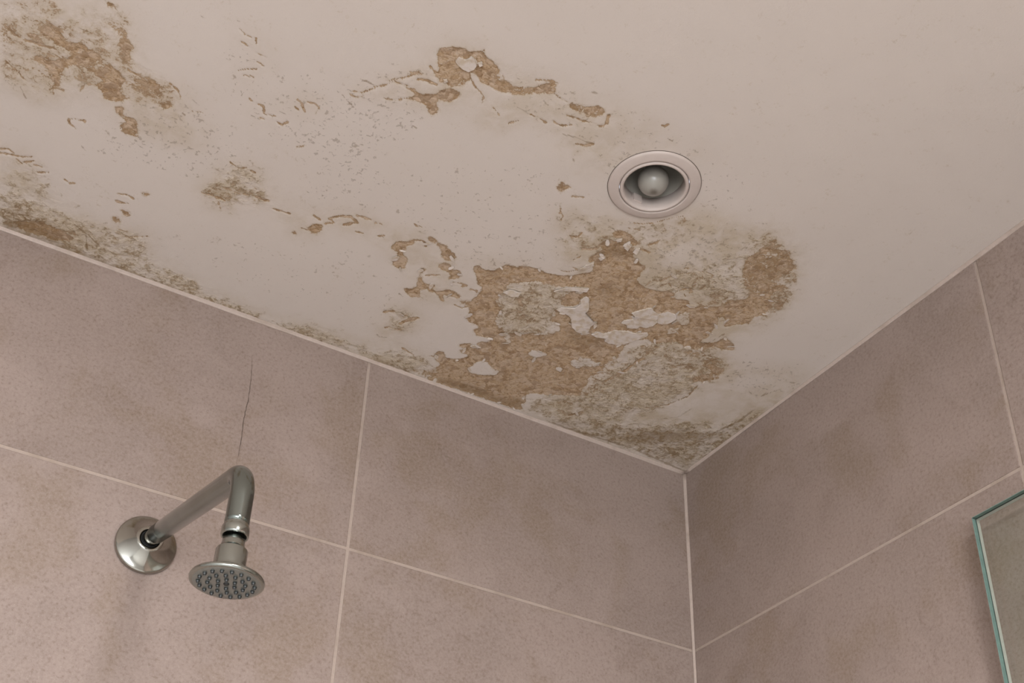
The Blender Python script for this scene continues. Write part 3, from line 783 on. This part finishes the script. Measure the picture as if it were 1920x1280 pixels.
for nm, ks in (('stain_a', 'BKST'), ('stain_b', 'OOOO')):
    at = me.attributes.new(nm, 'FLOAT_COLOR', 'POINT')
    d = np.zeros((len(verts), 4), np.float32)
    for i, k in enumerate(ks): d[:n0, i] = LAYERS[k].ravel()
    at.data.foreach_set('color', d.ravel())
me.polygons.foreach_set('use_smooth', [True]*len(quads))

PAINT = lin(229, 215, 204)

def make_ceiling_material():
    g = G('stained_ceiling_paint')
    co = g.node('ShaderNodeTexCoord').outputs['Object']
    aa = g.node('ShaderNodeAttribute', attribute_name='stain_a')
    ab = g.node('ShaderNodeAttribute', attribute_name='stain_b')
    sep = g.node('ShaderNodeSeparateColor'); g.put(sep.inputs[0], aa.outputs['Color'])
    B, K, S = sep.outputs; T = aa.outputs['Alpha']
    sep2 = g.node('ShaderNodeSeparateColor'); g.put(sep2.inputs[0], ab.outputs['Color']); O = sep2.outputs[0]
    def cen(n, a): return g.mul(g.math('SUBTRACT', n, 0.5), a)
    n60 = g.noise(co, 18.0, 2.0, 0.6)
    n16 = g.noise(co, 60.0, 3.0, 0.6, 0.4)
    n6 = g.noise(co, 190.0, 3.0, 0.65, 0.5)
    n2 = g.noise(co, 520.0, 2.0, 0.65)
    warp = g.vec('ADD', co, g.vec('SCALE', g.noise(co, 120.0, 2.0, 0.6, col=True), k=0.012))
    cell = g.voro(warp, 150.0, 'DISTANCE_TO_EDGE')
    sc = g.node('ShaderNodeSeparateColor'); g.put(sc.inputs[0], g.voro(warp, 150.0, 'F1', 'Color'))
    pale_cell = g.step(g.add(sc.outputs[0], cen(n16, 1.6)), 0.58, 0.78); dark_cell = g.step(g.add(sc.outputs[1], cen(n60, 1.2)), 0.70, 0.86)
    # base paint with faint mottling
    c = g.mix(g.step(n60, 0.35, 0.65, 0.0, 0.20), PAINT, tuple(x*0.94 for x in PAINT))
    c = g.mix(g.step(n2, 0.60, 0.75, 0.0, 0.10), c, tuple(x*0.80 for x in PAINT))
    # yellowish water tint
    t = g.mul(T, g.step(g.add(cen(n16, 0.8), n60), 0.30, 0.66, 0.30, 1.0))
    c = g.mix(g.mul(t, 0.80), c, lin(201, 181, 153))
    # grey-brown specks and short flecks
    sp = g.step(g.add(n6, g.add(cen(n16, 0.5), g.mul(S, 0.135))), 0.680, 0.750)
    sp = g.mul(sp, g.step(S, 0.08, 0.35))
    c = g.mix(g.mul(sp, 0.42), c, lin(140, 120, 102))
    # flaky crackled paint
    k = g.add(K, g.add(cen(n16, 1.5), g.add(cen(n60, 0.9), cen(n6, 0.5))))
    kmask = g.step(k, 0.36, 0.86)
    line = g.step(cell, 0.02, 0.12, 1.0, 0.0)
    line = g.mul(line, g.step(g.add(n16, cen(n6, 0.8)), 0.46, 0.60))
    blot = g.step(g.add(n6, cen(n16, 1.2)), 0.52, 0.72)
    c = g.mix(g.mul(kmask, 0.30), c, lin(210, 190, 162))
    c = g.mix(g.mul(g.mul(kmask, blot), 0.50), c, lin(172, 146, 112))
    c = g.mix(g.mul(g.mul(kmask, dark_cell), 0.30), c, lin(150, 124, 92))
    c = g.mix(g.mul(g.mul(kmask, line), 0.52), c, lin(128, 106, 80))
    c = g.mix(g.mul(g.mul(kmask, g.step(n6, 0.47, 0.38)), 0.35), c, lin(232, 216, 198))
    # brown peeled areas
    b = g.add(g.math('MULTIPLY_ADD', B, 0.88, 0.05), g.add(cen(n16, 0.85), g.add(cen(n60, 0.35), g.add(cen(n6, 0.95), cen(n2, 0.45)))))
    bm_ = g.step(b, 0.43, 0.56)
    rim = g.mul(g.step(b, 0.42, 0.54), g.step(b, 0.60, 0.80, 1.0, 0.0))
    halo = g.step(b, 0.16, 0.50)
    c = g.mix(g.mul(halo, 0.38), c, lin(196, 174, 144))
    body = g.mix(g.step(g.add(n16, cen(n60, 0.8)), 0.35, 0.65), lin(200, 170, 138), lin(182, 148, 110))
    body = g.mix(g.mul(g.step(n6, 0.50, 0.62), 0.55), body, lin(214, 190, 164))
    body = g.mix(g.mul(g.step(g.add(n6, cen(n2, 0.3)), 0.46, 0.36), 0.62), body, lin(146, 116, 82))
    body = g.mix(g.mul(g.step(cell, 0.02, 0.10, 1.0, 0.0), g.step(n16, 0.42, 0.58, 0.0, 0.5)), body, lin(146, 114, 80))
    body = g.mix(g.mul(g.mul(g.step(n6, 0.62, 0.70), g.step(n16, 0.46, 0.56)), 0.8), body, lin(226, 208, 188))
    body = g.mix(g.mul(g.step(g.add(n60, cen(n16, 1.3)), 0.50, 0.68), 0.55), body, lin(212, 188, 166))
    body = g.mix(g.mul(pale_cell, 0.55), body, lin(214, 188, 162))
    body = g.mix(g.mul(dark_cell, 0.50), body, lin(144, 111, 76))
    c = g.mix(g.mul(bm_, 0.96), c, body)
    c = g.mix(g.mul(rim, 0.34), c, lin(142, 110, 70))
    # olive-brown grime
    o = g.add(O, g.add(cen(n6, 0.9), cen(n16, 0.5)))
    om = g.step(o, 0.24, 0.80)
    c = g.mix(g.mul(om, 0.55), c, lin(134, 105, 68))
    # relief
    h = g.add(g.mul(bm_, -1.0), g.mul(g.mul(g.math('MAXIMUM', kmask, bm_), g.add(g.math('MINIMUM', cell, 0.3), n6)), 1.2))
    h = g.add(h, g.add(g.mul(n2, 0.20), g.mul(n6, g.add(0.18, g.mul(T, 0.5)))))
    g.set(Base_Color=c, Roughness=0.8, Normal=g.bump(h, 0.7, 0.0010))
    g.bsdf.inputs['Specular IOR Level'].default_value = 0.3
    return g.mat
M_CEIL = make_ceiling_material()
ceiling = obj('ceiling', me, M_CEIL, loc=(0, 0, CEIL))
tag(ceiling, 'pale painted bathroom ceiling with brown peeling water stains', kind='structure')

# loose scraps of paint left inside and along the peeled areas
def flake(p, thick=0.0009, hang=0.0012, jitter=0.0007, name='paint_flake'):
    c = p.mean(0); pts = []
    n = len(p)
    for i in range(n):
        a, b = p[i], p[(i+1) % n]
        L = np.hypot(*(b-a)); k = max(1, int(L/0.004))
        for s in range(k):
            q = a+(b-a)*s/k
            pts.append(q+(rng.random(2)-0.5)*2*jitter)
    size = np.abs(p-c).max()
    bm = bmesh.new(); up = []; dn = []
    ph = rng.random()*6.28
    for i, q in enumerate(pts):
        lift = hang*(0.45+0.55*math.sin(i*0.55+ph))
        x, y = q-c
        up.append(bm.verts.new((x, y, -0.0001-lift*0.5)))
        dn.append(bm.verts.new((x*0.985, y*0.985, -thick-lift)))
    m = len(pts)
    for i in range(m):
        j = (i+1) % m
        bm.faces.new((up[i], up[j], dn[j], dn[i]))
    for ring, z in ((dn, -thick*0.8), (up, 0.0005)):
        f = bm.faces.new(ring)
        bmesh.ops.triangulate(bm, faces=[f])
    bmesh.ops.recalc_face_normals(bm, faces=bm.faces)
    return obj(name, bm, M_FLAKE, ceiling, (c[0], c[1], 0))
def make_flake_material():
    g = G('loose_paint'); co = g.node('ShaderNodeNewGeometry').outputs['Position']
    n = g.noise(co, 130.0, 4.0); n2 = g.noise(co, 480.0, 3.0)
    c = g.mix(g.step(n, 0.40, 0.66, 0.0, 0.75), PAINT, lin(206, 184, 156))
    c = g.mix(g.step(n2, 0.60, 0.75, 0.0, 0.2), c, lin(160, 138, 110))
    g.set(Base_Color=c, Roughness=0.75, Normal=g.bump(n2, 0.3, 0.0006))
    return g.mat
M_FLAKE = make_flake_material()
for p in chips: flake(p)
# smaller curled scales, scattered where the paint is breaking up (10-20 px in the picture)
Bm = LAYERS['B']; gradient = np.hypot(*np.gradient(Bm)); cand = np.argwhere((gradient > 0.10) & (Bm > 0.4) & (dl > LAMP_R+0.01) & (XX > -0.62) & (YY > -0.40))
taken = []
for j, i in cand[rng.permutation(len(cand))]:
    q = np.array((gx[i], gy[j]))
    if any(np.hypot(*(q-t)) < 0.016 for t in taken): continue
    taken.append(q)
    if len(taken) >= 80: break
for q in taken:
    a = rng.random()*3.14; L = 0.003+rng.random()*0.004; W = L*(0.28+rng.random()*0.3)
    k = 7; t = np.linspace(0, 2*np.pi, k, endpoint=False)+rng.random(k)*0.4
    e = np.stack([np.cos(t)*L, np.sin(t)*W], 1)*(0.75+0.4*rng.random((k, 1)))
    rot = np.array([[math.cos(a), -math.sin(a)], [math.sin(a), math.cos(a)]])
    flake(q+e@rot.T, 0.0004, 0.0012, 0.0003)

# ------------------------------------------------------------------ walls of tiles
JOINT = 0.0042; TH = 0.008; ROW = 0.300; TW = 0.5817
def tile_mesh(w, h):
    bm = bmesh.new(); box(bm, (-w/2, -h/2, -TH), (w/2, h/2, 0))
    e = [e for e in bm.edges if all(abs(v.co.z) < 1e-6 for v in e.verts)]
    bmesh.ops.bevel(bm, geom=e, offset=0.0010, segments=2, affect='EDGES', profile=0.6)
    me = bpy.data.meshes.new('tile'); bm.to_mesh(me); bm.free(); me.materials.append(M_TILE)
    return me
_tiles = {}
def tile(parent, rot, centre, w, h):
    key = (round(w, 4), round(h, 4))
    if key not in _tiles: _tiles[key] = tile_mesh(w, h)
    o = obj('tile', _tiles[key], None, parent)
    o.rotation_euler = rot; o.location = centre
    return o
def rows_z():
    z = CEIL; out = []
    while z > 0.02:
        out.append((max(z-ROW, 0.0), z)); z -= ROW
    return out
def tiled_wall(name, along, joints, label):
    bm = bmesh.new()
    if along == 'x': box(bm, (ROOM_X-0.1, 0.0009, 0), (0.1, 0.12, CEIL+0.02))
    else: box(bm, (0.0009, ROOM_Y-0.1, 0), (0.12, 0.0014, CEIL+0.02))
    w = obj(name, bm, M_GROUT); tag(w, label, kind='structure')
    for z0, z1 in rows_z():
        top = z1-(0.0030 if z1 >= CEIL-1e-6 else JOINT/2); bot = z0+JOINT/2
        for a, b in zip(joints[:-1], joints[1:]):
            lo = a+(0.0026 if a == 0 else JOINT/2); hi = b-JOINT/2
            c = -(lo+hi)/2; zc = (top+bot)/2
            if along == 'x': tile(w, (math.pi/2, 0, 0), (c, 0, zc), hi-lo, top-bot)
            else: tile(w, (math.pi/2, 0, -math.pi/2), (0, c, zc), hi-lo, top-bot)
    return w
wall_left = tiled_wall('wall_left', 'x', [0, 0.5419, 0.5419+TW, 0.5419+2*TW, 0.5419+3*TW], 'tiled shower wall of large beige stone tiles behind the shower arm')
wall_right = tiled_wall('wall_right', 'y', [0, 0.5817, 0.5817+TW, 0.5817+2*TW, 0.5817+3*TW, -ROOM_Y], 'tiled wall of large beige stone tiles behind the glass panel')

# hairline crack in the top tile of the left wall
def ribbon(name, pts3, width, mat, parent, normal, taper=True):
    bm = bmesh.new(); L = []; Rr = []
    n = len(pts3)
    for i, p in enumerate(pts3):
        t = (pts3[min(i+1, n-1)]-pts3[max(i-1, 0)]).normalized(); s = t.cross(normal).normalized()
        w = width*(0.5+0.8*random.random())*(min(1, 0.25+3*min(i, n-1-i)/n) if taper else 1)
        L.append(bm.verts.new(p+s*w/2)); Rr.append(bm.verts.new(p-s*w/2))
    for i in range(n-1): bm.faces.new((L[i], L[i+1], Rr[i+1], Rr[i]))
    return obj(name, bm, mat, parent)
pts3 = []
for i in range(41):
    t = i/40
    pts3.append(Vector((-0.7085+0.006*min(1, t*2.5)-0.003*max(0, t-0.4)+0.0012*math.sin(t*9)+random.uniform(-.0005, .0005), -0.00035, CEIL-0.060-0.172*t)))
CRACK_PTS = pts3
ribbon('crack', pts3, 0.0008, M_CRACK_GAP, wall_left, Vector((0, -1, 0)))

# other walls, floor, frame added round the rear area light (behind the photographer)
def struct(name, bm, mat, label): return tag(obj(name, bm, mat), label, kind='structure')
bm = bmesh.new(); box(bm, (ROOM_X-0.1, ROOM_Y-0.1, -0.1), (0.1, 0.1, 0)); struct('floor', bm, M_FLOOR, 'pale tiled bathroom floor')
bm = bmesh.new(); box(bm, (ROOM_X-0.1, ROOM_Y-0.1, 0), (ROOM_X, 0.0014, CEIL+0.02)); struct('wall_side', bm, M_PLAIN_WALL, 'plain painted wall opposite the glass panel')
bm = bmesh.new(); box(bm, (ROOM_X, ROOM_Y-0.1, 0), (0, ROOM_Y, CEIL+0.02)); struct('wall_back', bm, M_PLAIN_WALL, 'plain painted wall behind the photographer')

bm = bmesh.new(); yb = ROOM_Y
for lo, hi in (((-2.29, yb, 0.45), (-2.25, yb+0.03, 1.75)), ((-1.15, yb, 0.45), (-1.10, yb+0.03, 1.75)), ((-2.25, yb, 0.45), (-1.15, yb+0.03, 0.50)), ((-2.25, yb, 1.70), (-1.15, yb+0.03, 1.75))):
    box(bm, lo, hi)
struct('light_frame_1', bm, M_WHITE, 'white frame added round the unseen area light behind the photographer')
bm = bmesh.new(); zc = CEIL; lx, ly = -0.80, -1.90
for lo, hi in (((lx-0.18, ly-0.18, zc-0.05), (lx-0.15, ly+0.18, zc)), ((lx+0.15, ly-0.18, zc-0.05), (lx+0.18, ly+0.18, zc)), ((lx-0.15, ly-0.18, zc-0.05), (lx+0.15, ly-0.15, zc)), ((lx-0.15, ly+0.15, zc-0.05), (lx+0.15, ly+0.18, zc))):
    box(bm, lo, hi)
struct('trim_4', bm, M_WHITE, 'square white frame of the ceiling light behind the photographer')

# ------------------------------------------------------------------ caulk beads
def bead(name, p0, p1, du, dv, r, label, seg=160, wob=0.18):
    """quarter-round bead along p0-p1, legs along du and dv"""
    p0, p1, du, dv = map(Vector, (p0, p1, du, dv)); bm = bmesh.new(); prev = None
    ph = random.random()*9
    for i in range(seg+1):
        t = i/seg; c = p0.lerp(p1, t)
        rr = r*(1+wob*(math.sin(t*23+ph)*0.5+math.sin(t*61+ph*2)*0.3+random.uniform(-.2, .2)))
        ring = [bm.verts.new(c+(-du-dv)*0.0012)]
        for k in range(6):
            a = k/5; q = du*(rr*(1-a))+dv*(rr*a); q *= (1-0.16*math.sin(math.pi*a))
            ring.append(bm.verts.new(c+q))
        if prev:
            for k in range(len(ring)):
                j = (k+1) % len(ring)
                bm.faces.new((prev[k], prev[j], ring[j], ring[k]))
        else: bm.faces.new(ring)
        prev = ring
    bm.faces.new(prev)
    bmesh.ops.recalc_face_normals(bm, faces=bm.faces)
    o = obj(name, bm, M_CAULK, smooth=True)
    return tag(o, label, kind='structure')
bead('trim_1', (0, 0, CEIL), (ROOM_X, 0, CEIL), (0, -1, 0), (0, 0, -1), 0.0042, 'cream caulk line between the ceiling and the shower wall')
bead('trim_2', (0, 0, CEIL), (0, ROOM_Y, CEIL), (-1, 0, 0), (0, 0, -1), 0.0036, 'cream caulk line between the ceiling and the right wall')
bead('trim_3', (0, 0, CEIL), (0, 0, 0.0), (-1, 0, 0), (0, -1, 0), 0.0034, 'cream grout line down the corner of the two walls')

# ------------------------------------------------------------------ recessed downlight
lamp = empty('recessed_downlight', (LAMP[0], LAMP[1], CEIL))
tag(lamp, 'round white recessed downlight, switched off, in the stained ceiling', 'downlight')
R = LAMP_R
ring = obj('trim_ring', lathe([(R*0.86, 0.0004), (R, 0.0004), (R, -0.0010), (R*0.985, -0.0024), (R*0.95, -0.0030), (R*0.80, -0.0044), (R*0.765, -0.0044), (R*0.755, -0.0030), (R*0.755, 0.003)], 96), M_WHITE, lamp, smooth=True)
obj('shadow_gap_ring', lathe([(R*1.006, 0.0002), (R*1.012, -0.0003), (R*0.99, -0.0003)], 96), M_CRACK_GAP, ring)  # dark ring painted in for the shaded gap between trim and ceiling
inner = obj('gimbal_ring', lathe([(R*0.745, 0.004), (R*0.745, -0.0034), (R*0.725, -0.0050), (R*0.69, -0.0052), (R*0.665, -0.0040), (R*0.655, -0.001), (R*0.645, 0.013), (R*0.66, 0.0135), (R*0.70, 0.004)], 96, close=True), M_WHITE, lamp, smooth=True)
bm = bmesh.new(); box(bm, (-0.0055, 0.0322, 0.002), (0.0055, 0.0345, 0.0125)); obj('spring_clip', bm, M_WHITE, inner, None)
M_CAN = plain('dull_grey_reflector', lin(196, 189, 176), 0.5, 0.0, 0.04)
obj('lamp_can', lathe([(R*0.66, 0.0132), (R*0.655, 0.05), (R*0.55, 0.072), (0, 0.076)], 72), M_CAN, lamp, smooth=True)
def make_bulb():
    g = G('frosted_bulb_glass'); co = g.node('ShaderNodeTexCoord').outputs['Object']
    sepx = g.node('ShaderNodeSeparateXYZ'); g.put(sepx.inputs[0], co)
    r = g.math('SQRT', g.add(g.mul(sepx.outputs[0], sepx.outputs[0]), g.mul(sepx.outputs[1], sepx.outputs[1])))
    n = g.noise(co, 90.0, 4.0)
    c = g.mix(g.step(g.add(r, g.mul(g.math('SUBTRACT', n, 0.5), 0.004)), 0.001, 0.0075, 1.0, 0.0), lin(166, 160, 150), lin(120, 112, 102))
    g.set(Base_Color=c, Roughness=0.28)
    g.bsdf.inputs['Coat Weight'].default_value = 0.25
    return g.mat
M_BULB = make_bulb()
BR = 0.0182
bprof = [(BR*math.sin(a*math.pi/24), BR-BR*math.cos(a*math.pi/24)) for a in range(0, 21)]+[(0.0095, 0.036), (0.0105, 0.042), (0.0110, 0.062)]
bl = obj('bulb', lathe(bprof, 64), M_BULB, lamp, (0.003, 0.0055, -0.0050), smooth=True)

# ------------------------------------------------------------------ shower arm and head
SX, SZ = -0.7930, CEIL-0.374
sh = empty('wall_shower', (SX, 0, SZ))
tag(sh, 'chrome shower arm with round head on the tiled left wall', 'shower')
YROT = Matrix.Rotation(math.pi/2, 4, 'X')          # lathe z -> -y (out of the wall)
def wall_lathe(name, prof, mat, parent=sh, seg=96):
    bm = lathe(prof, seg); bmesh.ops.transform(bm, matrix=YROT, verts=bm.verts)
    return obj(name, bm, mat, parent, smooth=True)
fl = wall_lathe('wall_flange', [(0.0355, 0.0002), (0.0362, 0.0010), (0.0362, 0.0050), (0.0350, 0.0066), (0.0338, 0.0070), (0.0165, 0.0205), (0.0158, 0.0220), (0.0130, 0.0224), (0.0112, 0.0216), (0.0108, 0.016), (0.0108, 0.008)], M_POLISHED)
wall_lathe('flange_seal', [(0.0080, 0.010), (0.0109, 0.0165), (0.0109, 0.0195), (0.0080, 0.0195)], M_RUBBER, fl)
SL = 0.2776; HY = 0.0215; YD = -0.3810; RB = 0.036
d1 = Vector((0, -1, -SL)).normalized(); d2 = Vector((0, 0, -1))
A0 = Vector((0, -HY, 0)); corner = A0+d1*((YD+HY)/d1.y)
half = math.acos(max(-1, min(1, d1.dot(d2))))/2
tlen = RB*math.tan(half)
pa = corner-d1*tlen; pb = corner+d2*tlen
nrm = (d2-d1*d2.dot(d1)).normalized(); cc = pa+nrm*RB
def arm_path(y0):
    s = A0+d1*((y0+HY)/d1.y); P = [s]
    for i in range(1, 9): P.append(s.lerp(pa, i/9))
    for i in range(25):
        a = 2*half*i/24
        P.append(cc-nrm*RB*math.cos(a)+d1*RB*math.sin(a))
    return P
PIPE = 0.0095; ARM = 0.0110
P = [A0+d1*t for t in (-0.010, 0.01, 0.03, 0.05)]
obj('inner_pipe', tube(P, PIPE), M_POLISHED, sh, smooth=True)
ZC = -0.1545      # top of the swivel collar
P = arm_path(-0.052)+[Vector((0, YD, pb.z+(ZC-pb.z)*i/6)) for i in range(1, 7)]
n = len(P); rad = [ARM]*n; rad[0] = ARM*0.985
arm = obj('shower_arm', tube(P, rad, 64), M_CHROME, sh, smooth=True)
for o_ in (arm,):
    for p_ in o_.data.polygons:
        if len(p_.vertices) > 4: p_.use_smooth = False
HEAD_Z = -0.2120
def head_part(name, prof, mat, parent=sh, seg=96): return obj(name, lathe(prof, seg), mat, parent, (0, YD, HEAD_Z) if parent is sh else None, smooth=True)
head_part('swivel_collar', [(0.0098, 0.0590), (0.0108, 0.0588), (0.0112, 0.0560), (0.0113, 0.0552), (0.0120, 0.0546), (0.0124, 0.0520), (0.0124, 0.0470), (0.0120, 0.0455), (0.0104, 0.0452), (0.0100, 0.0475)], M_HEAD)
head_part('collar_seal', [(0.0085, 0.0470), (0.0111, 0.0470), (0.0111, 0.0458), (0.0085, 0.0458)], M_RUBBER)
head = head_part('head_body', [(0.0090, 0.0470), (0.0098, 0.0465), (0.0098, 0.0392), (0.0101, 0.0388), (0.0101, 0.0378), (0.0103, 0.0372), (0.0106, 0.0345), (0.0134, 0.0322), (0.0139, 0.0312), (0.0141, 0.0165), (0.0143, 0.0155), (0.0146, 0.0135), (0.0156, 0.0115), (0.0200, 0.0086), (0.0244, 0.0066), (0.0288, 0.0056), (0.0314, 0.0046), (0.0324, 0.0030), (0.0321, 0.0013), (0.0307, 0.0004), (0.0279, 0.0005)], M_HEAD)
plate = head_part('face_plate', [(0.0, -0.0002), (0.010, -0.0001), (0.022, 0.0000), (0.0288, 0.0002), (0.0299, 0.0009), (0.0299, 0.0030)], M_PLATE)
noz = lathe([(0.0, -0.0012), (0.0007, -0.0012), (0.0010, -0.0020), (0.0015, -0.0020), (0.0018, -0.0012), (0.0020, 0.0004)], 12)
noz_me = bpy.data.meshes.new('nozzle'); noz.to_mesh(noz_me); noz.free()
M_NOZ = plain('grey_rubber_nozzle', lin(58, 60, 58), 0.30, 0.0, 0.3)
noz_me.materials.append(M_NOZ)
for cnt, rr, off in ((18, 0.0240, 0.1), (12, 0.0160, 0.3), (6, 0.0082, 0.2)):
    for i in range(cnt):
        a = 2*math.pi*(i+off)/cnt
        o = obj('nozzle', noz_me, None, plate, (rr*math.cos(a), rr*math.sin(a), 0))
obj('centre_screw', lathe([(0.0, -0.0012), (0.0022, -0.0011), (0.0026, -0.0004), (0.0026, 0.0004)], 16), M_RUBBER, plate)

# ------------------------------------------------------------------ glass panel
def make_glass():
    g = G('clear_greenish_glass')
    tr = g.node('ShaderNodeBsdfTransparent'); g.put(tr.inputs[0], (0.935, 0.955, 0.94))
    gl = g.node('ShaderNodeBsdfGlossy'); g.put(gl.inputs['Roughness'], 0.02); g.put(gl.inputs['Color'], (0.95, 1.0, 0.97))
    lw = g.node('ShaderNodeLayerWeight'); g.put(lw.inputs[0], 0.5)
    co = g.node('ShaderNodeTexCoord').outputs['Object']
    f = g.add(g.add(0.035, g.mul(g.math('POWER', lw.outputs['Facing'], 5.0), 0.9)), g.mul(g.noise(co, 30.0, 3.0), 0.01))
    mx = g.node('ShaderNodeMixShader'); g.put(mx.inputs[0], f)
    g.nt.links.new(tr.outputs[0], mx.inputs[1]); g.nt.links.new(gl.outputs[0], mx.inputs[2])
    g.nt.links.new(mx.outputs[0], g.out.inputs[0]); g.nt.nodes.remove(g.bsdf)
    return g.mat
M_GLASS = make_glass()
M_EDGE = plain('green_glass_edge', lin(140, 168, 160), 0.25, 0.0, 0.10)
M_EDGE_PALE = plain('pale_glass_arris', lin(214, 212, 200), 0.3, 0.0, 0.04)
M_EDGE_DARK = plain('dark_glass_line', lin(88, 104, 100), 0.3, 0.0, 0.10)
GXF, GT = -0.022, 0.011
GYS, GYE, GZT = -0.5232, -1.22, CEIL-0.3418
gp = empty('glass_panel', (GXF, GYS, 0)); tag(gp, 'clear glass shower panel with green edges in front of the right wall', 'glass panel')
W = GYE-GYS
bm = bmesh.new(); box(bm, (0, W, 0.0), (GT, -0.0006, GZT-0.0006)); obj('pane', bm, M_GLASS, gp)
def edge_pair(name, mat, xa, xb, label):
    bm = bmesh.new(); box(bm, (xa, -0.0006, 0.0), (xb, 0.0, GZT)); box(bm, (xa, W, GZT-0.0006), (xb, -0.0006, GZT))
    o = obj(name, bm, mat, gp); o['label'] = label
edge_pair('polished_edge', M_EDGE, 0.0, GT*0.50, 'green polished glass edge')
edge_pair('edge_line', M_EDGE_DARK, GT*0.50, GT*0.58, 'dark line in the glass edge')
edge_pair('bevelled_edge', M_EDGE_PALE, GT*0.58, GT, 'pale bevelled glass edge')
